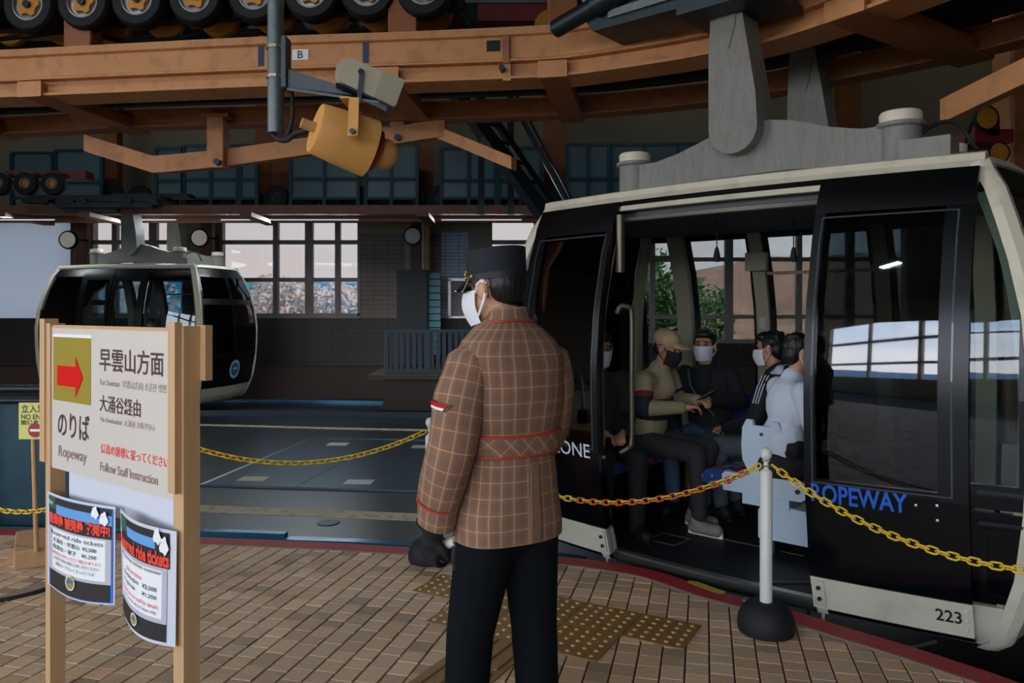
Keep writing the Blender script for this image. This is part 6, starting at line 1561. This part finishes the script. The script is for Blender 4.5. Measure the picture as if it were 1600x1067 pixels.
# arrow
sa0, sa1 = sz(91, 570)[0], sz(131, 585)[0]; za = (sz(91, 586)[1]); hh = .038
aw = sa1 - sa0
mb = MB(); mb.prism([(0, -hh), (aw * .72, -hh), (aw * .72, -hh * 1.95), (aw, 0), (aw * .72, hh * 1.95), (aw * .72, hh), (0, hh)], S(sa0, za, .003), su, (0, 0, 1), sn, .0012); SBld(mb, 'arrow', m_redprint, gp)
def stext(txt, px0, py0, px1, py1, m, bold=.0, off=.0015):
    """text whose left end top/bottom rows are py0..py1 at px0, running to px1"""
    a, z1 = sz(px0, py0); _, z0 = sz(px0, py1); b, _ = sz(px1, py0); mb = MB()
    text_on(mb, txt, lambda x, z: S(x, z, off), a, z0, b - a, z1 - z0, bold); SBld(mb, 'lettering', m, bd)
stext('早雲山方面', 156, 543, 256, 579, m_brownprint, .012)
stext('For Sounzan  早雲山方向 소운잔 방면', 157, 590, 260, 602, m_greyprint, .0)
stext('大涌谷経由', 156, 616, 220, 642, m_brownprint, .010)
stext('Via Owakudani  大涌谷 오와쿠다니', 157, 649, 241, 659, m_greyprint)
stext('のりば', 91, 641, 140, 680, m_brownprint, .012)
stext('Ropeway', 92, 695, 136, 717, m_greyprint, .008)
stext('係員の誘導に従ってください', 158, 692, 264, 708, m_orangeprint, .012)
stext('Follow Staff Instruction', 157, 721, 247, 735, m_greyprint, .008)
# white back sheet and the two curling posters
s0 = sz(108, 740, -.02)[0]
SBld(sbox(MB(), s0, SW_ - .01, sz(277, 830)[1] - .03, zb_ + .02, -.022, -.02), 'back_sheet', m_paper)
def poster(lab, tl, tr, bl, br, belly, curl, prints):
    """sheet hung between the posts; corners in pixels, belly = forward bulge"""
    (a, za), (b, zb2), (c, zc), (d, zd) = sz(*tl, .02), sz(*tr, .02), sz(*bl, .02), sz(*br, .02)
    def fn(u, v, o=0.):
        s = (a + (b - a) * u) * (1 - v) + (c + (d - c) * u) * v
        z = (za + (zb2 - za) * u) * (1 - v) + (zc + (zd - zc) * u) * v
        sag = .016 * math.sin(u * math.pi)
        off = .022 + belly * math.sin(u * math.pi) * (.5 + .5 * v) + curl * (1 - v) ** 3 * math.sin(u * math.pi) + o
        return S(s, z - sag * (v), off)
    t = thing('poster', lab, 'poster', fn(.5, 1)); mb = MB(); mb.shell(lambda u, v, o: fn(u, v, o), 0, 1, 0, 1, 20, 20, -.0008, 0); mb.build('sheet', m_paper, t, fix=True, smooth=40)
    for k, pr in enumerate(prints):
        mb = MB()
        if pr[0] == 'r':
            _, u0, v0, u1, v1, m = pr; mb.shell(fn, u0, u1, v0, v1, 12, 10, .0012 + .0003 * k, .0016 + .0003 * k); nm = 'print'
        elif pr[0] == 't':
            _, s_, u0, v0, w, h, m, bo = pr; text_on(mb, s_, lambda x, y: fn(x, v0 + h - y, .0022 + .0003 * k), u0, 0, w, h, bo); nm = 'lettering'
        elif pr[0] == 'o':
            _, u0, v0, ru, rv, m = pr; pts = [fn(u0 + ru * math.cos(2 * math.pi * i / 20), v0 + rv * math.sin(2 * math.pi * i / 20), .0022 + .0003 * k) for i in range(20)]; mb.add(pts, [tuple(range(20))]); nm = 'emblem'
        elif pr[0] == 'p':
            _, pts, m = pr; mb.add([fn(u, v, .0024 + .0003 * k) for u, v in pts], [tuple(range(len(pts)))]); nm = 'print'
        mb.build(nm, m, t, fix=True)
    return t
def cloud(u, v, r): return [(u + r * math.cos(a) * (1 + .25 * math.sin(3 * a)), v + r * 1.5 * math.sin(a) * (1 + .2 * math.cos(5 * a))) for a in [2 * math.pi * k / 18 for k in range(18)]]
m_green2 = mat('poster_dark_green_text', (70, 90, 74), .6)
poster('left curling poster with blue border and red headline on the sign posts', (75, 767), (181, 792), (76, 911), (180, 945), .02, .012, [
    ('r', .04, .025, .985, .985, m_blueprint), ('r', .06, .03, .97, .34, m_blackprint), ('r', .20, .10, .97, .20, m_skyprint), ('r', .05, .03, .19, .15, m_greenprint), ('r', .055, .34, .965, .80, m_greyprint2), ('r', .12, .36, .90, .77, m_white),
    ('r', .075, .80, .955, .975, m_blackprint), ('t', '乗車券 前売券 発売中!', .06, .19, .90, .13, m_orangeprint, .05), ('t', 'Reserved ride tickets', .10, .375, .78, .045, m_darkgreyprint, .0),
    ('t', '大涌谷・早雲山  ¥2,500', .14, .445, .66, .05, m_green2, .01), ('t', '桃源台・姥子    ¥1,250', .14, .515, .66, .05, m_green2, .01), ('t', '混雑時はお待ちいただく場合があります', .12, .585, .74, .035, m_orangeprint, 0), ('t', '当日限り有効 係員にお申し付けください', .16, .635, .68, .035, m_darkgreyprint, 0), ('t', '箱根ロープウェイ きっぷうりば', .2, .69, .58, .035, m_brownprint, 0), ('t', 'New', .075, .06, .09, .05, m_white, 0),
    ('o', .46, .84, .075, .075, m_cap), ('o', .46, .84, .06, .06, m_gold), ('p', [(.41, .85), (.44, .80), (.47, .82), (.51, .80), (.50, .84)], m_blueprint), ('p', cloud(.80, .08, .04), m_white), ('p', cloud(.90, .13, .045), m_white)])
poster('right curling white poster with red headline on the sign posts', (189, 794), (277, 830), (193, 950), (275, 1011), .035, .016, [
    ('r', .06, .03, .93, .34, m_blackprint), ('r', .25, .10, .75, .19, m_skyprint), ('r', .05, .03, .25, .16, m_greenprint), ('r', .06, .34, .90, .82, m_greyprint2), ('r', .10, .37, .84, .78, m_white), ('r', .06, .82, .90, .97, m_blackprint),
    ('t', 'Reserved ride tickets', .05, .20, .88, .13, m_orangeprint, .04), ('t', 'Ropeway ticket counter', .10, .37, .74, .045, m_darkgreyprint, .0), ('t', 'Adults and children', .22, .46, .34, .04, m_orangeprint, .0), ('t', 'Owakudani   ¥2,500', .16, .52, .62, .045, m_green2, .01), ('t', 'Togendai      ¥1,250', .16, .59, .62, .045, m_green2, .01),
    ('t', 'Please ask our staff for details', .14, .665, .66, .035, m_orangeprint, 0), ('t', 'Valid on the day of issue only', .16, .72, .62, .035, m_darkgreyprint, 0), ('o', .44, .875, .065, .055, m_cap), ('o', .44, .875, .05, .042, m_gold), ('p', [(.40, .88), (.43, .85), (.45, .865), (.48, .85), (.47, .88)], m_blueprint), ('p', cloud(.80, .07, .045), m_white), ('p', cloud(.88, .14, .05), m_white)])
# ---------------------------------------------------------------- no-entry stick sign
b0 = G(50, 874, 0)
t = thing('no_entry_sign', 'small yellow no entry sign on a wooden stick with a wooden block base', 'sign', b0)
M_ = Matrix.Translation(b0) @ Matrix.Rotation(.55, 4, 'Z')
MB().cbox((.02, .06, .055), (.22, .50, .11), M_, .006).build('base', m_wood2, t)
mb = MB(); mb.cyl(G(57, 862, .1) + Vector((0, 0, -.0)), (G(57, 862, .1).x - .02, G(57, 862, .1).y, .80), .013, n=10); mb.build('stick', m_wood2, t)
pd = G(57, 862, .1).y - .02
def npt(px, py): return Vector(((px - 800) / F * pd, pd, HC - (py - HY) / F * pd))
a, b = npt(30, 686), npt(86, 629)
m_paleyellow = mat('pale_yellow_card', (206, 204, 110), .6)
mb = MB(); mb.box(a.x, b.x, pd - .004, pd + .004, a.z, b.z); cd_ = mb.build('card', m_paleyellow, t)
for s_, x0, y0, x1, y1 in (('立入禁止', 34, 632, 84, 645), ('NO ENTRY', 34, 647, 82, 655), ('関係者以外', 34, 656, 80, 664)):
    p0, p1 = npt(x0, y1), npt(x1, y0); mb = MB(); text_on(mb, s_, lambda x, z: Vector((x, pd - .0052, z)), p0.x, p0.z, p1.x - p0.x, p1.z - p0.z, .015); mb.build('lettering', m_blackprint, cd_)
c = npt(56, 672); mb = MB(); mb.add([c + Vector((.042 * math.cos(k * .314), -.006, .042 * math.sin(k * .314))) for k in range(20)], [tuple(range(20))]); mb.build('no_entry_disc', mat('no_entry_red', (150, 30, 36), .5), cd_, fix=True)
mb = MB(); mb.box(c.x - .03, c.x + .03, c.y - .008, c.y - .0065, c.z - .007, c.z + .007); mb.build('no_entry_bar', m_white, cd_)
# ---------------------------------------------------------------- stanchions and chains
def stanchion(p, lab, h=.87, first=None):
    if first: return copy_tree(first, p, 0, lab)
    t = thing('stanchion', lab, 'stanchion', p, 0, 'white chain stanchions on black bases')
    mb = MB(); mb.lathe([(.10, 0), (.128, .004), (.134, .03), (.128, .075), (.108, .115), (.085, .135), (.05, .142), (.01, .142)], 32); mb.build('base', m_black, t, world=False, smooth=40)
    mb = MB(); mb.lathe([(.029, .13), (.029, h - .115), (.024, h - .108), (.013, h - .10), (.011, h - .07), (.02, h - .06), (.005, h - .06)], 24); mb.build('post', m_postwhite, t, world=False, smooth=40)
    mb = MB(); mb.ell((0, 0, h - .03), (.028, .028, .031)); mb.build('knob', m_postwhite, t, world=False, smooth=60)
    mb = MB(); pts = [Vector((.024 * math.cos(a), .024 * math.sin(a), h - .085)) for a in [2 * math.pi * k / 16 for k in range(17)]]; mb.tube(pts, .003, 5); mb.build('hook_ring', m_chrome, t, world=False)
    mb = MB(); pts = [Vector((-.075 + .018 * math.cos(a), .06 + .018 * math.sin(a), .125)) for a in [2 * math.pi * k / 14 for k in range(15)]]; mb.tube(pts, .004, 5); mb.build('base_ring', m_grey, t, world=False)
    return t
p1 = G(1197, 986); p2 = G(672, 876); p3 = Vector((2.42, 2.36, 0)); p4 = Vector((-1.95, 4.3, 0)); p5 = Vector((-3.9, 4.75, 0))
st = stanchion(p1, 'white stanchion on a black base in front of the open gondola')
stanchion(p2, 'white stanchion on a black base hidden behind the uniformed man', first=st)
stanchion(p3 + Vector((.0, 0, 0)), 'white stanchion beyond the right edge holding the chain', first=st)
stanchion(p4, 'white stanchion hidden behind the wooden sign board', first=st)
stanchion(p5, 'white stanchion beyond the left edge holding the chain', first=st)
def link_mesh(m, nm):
    mb = MB(); L_, w, r = .021, .0135, .0046; pts = []
    for k in range(8): a = -math.pi / 2 + math.pi * k / 7; pts.append(Vector((L_ * .55 + w * math.cos(a), w * math.sin(a), 0)))
    for k in range(8): a = math.pi / 2 + math.pi * k / 7; pts.append(Vector((-L_ * .55 + w * math.cos(a), w * math.sin(a), 0)))
    n = len(pts); rings = []
    for i in range(n + 1):
        p = pts[i % n]; T = (pts[(i + 1) % n] - pts[i - 1 if i else n - 1]).normalized() if i < n else (pts[1] - pts[n - 1]).normalized(); Nn = Vector((0, 0, 1)); B_ = T.cross(Nn)
        rings.append([p + Nn * r * math.cos(a) + B_ * r * math.sin(a) for a in [2 * math.pi * k / 6 for k in range(6)]])
    mb.loft(rings, caps=False); me = bpy.data.meshes.new(nm); me.from_pydata([tuple(p) for p in mb.v], [], mb.f); me.materials.append(m); me.shade_smooth(); return me
lk = link_mesh(m_yellow, 'link'); lo = link_mesh(m_orange, 'link_orange')
def chain(a, b, sag, lab, red=None):
    a, b = Vector(a), Vector(b); t = thing('barrier_chain', lab, 'chain', (a + b) / 2 - Vector((0, 0, sag)))
    f_ = lambda u: a.lerp(b, u) - Vector((0, 0, sag * 4 * u * (1 - u)))
    N_ = 400; acc = [0]
    for i in range(N_): acc.append(acc[-1] + (f_((i + 1) / N_) - f_(i / N_)).length)
    pitch = .0375; cnt = int(acc[-1] / pitch); j = 0
    for i in range(cnt):
        s = (i + .5) * acc[-1] / cnt
        while acc[j + 1] < s: j += 1
        u = (j + (s - acc[j]) / (acc[j + 1] - acc[j])) / N_; p = f_(u); T = (f_(u + .002) - f_(u - .002)).normalized()
        q = T.to_track_quat('X', 'Z').to_matrix().to_4x4() @ Matrix.Rotation((math.pi / 4 if i % 2 else -math.pi / 4) + .15, 4, 'X')
        o = bpy.data.objects.new('link', lo if red and red[0] < u < red[1] and i % 2 else lk); COL.objects.link(o); o.parent = t
        o.matrix_local = Matrix.Translation(p - t.location) @ q
    return t
hk = .785
chain(p2 + Vector((-.03, 0, hk)), p4 + Vector((.0, 0, hk + .03)), .17, 'yellow plastic chain sagging between the sign board and the uniformed man')
chain(p2 + Vector((.03, 0, hk)), p1 + Vector((-.03, 0, hk)), .29, 'yellow and orange plastic chain across the open gondola door', (.5, .97))
chain(p1 + Vector((.03, 0, hk)), p3 + Vector((0, 0, hk)), .25, 'yellow plastic chain running off the right edge in front of the gondola')
chain(p4 + Vector((-.03, 0, hk)), p5 + Vector((0, 0, hk)), .45, 'yellow plastic chain running off the left edge behind the sign')

# black strip lying on the pavers at the left edge
mb = MB(); P_ = catmull([G(-60, 948, .004), G(0, 938, .004), G(40, 930, .004), G(85, 917, .004), G(120, 908, .004)], 5); mb.tube(P_, .012, 8, None, 1.6)
tag(mb.build('floor_cable', m_black, smooth=60), 'black cable lying on the pavers at the lower left edge', 'cable')
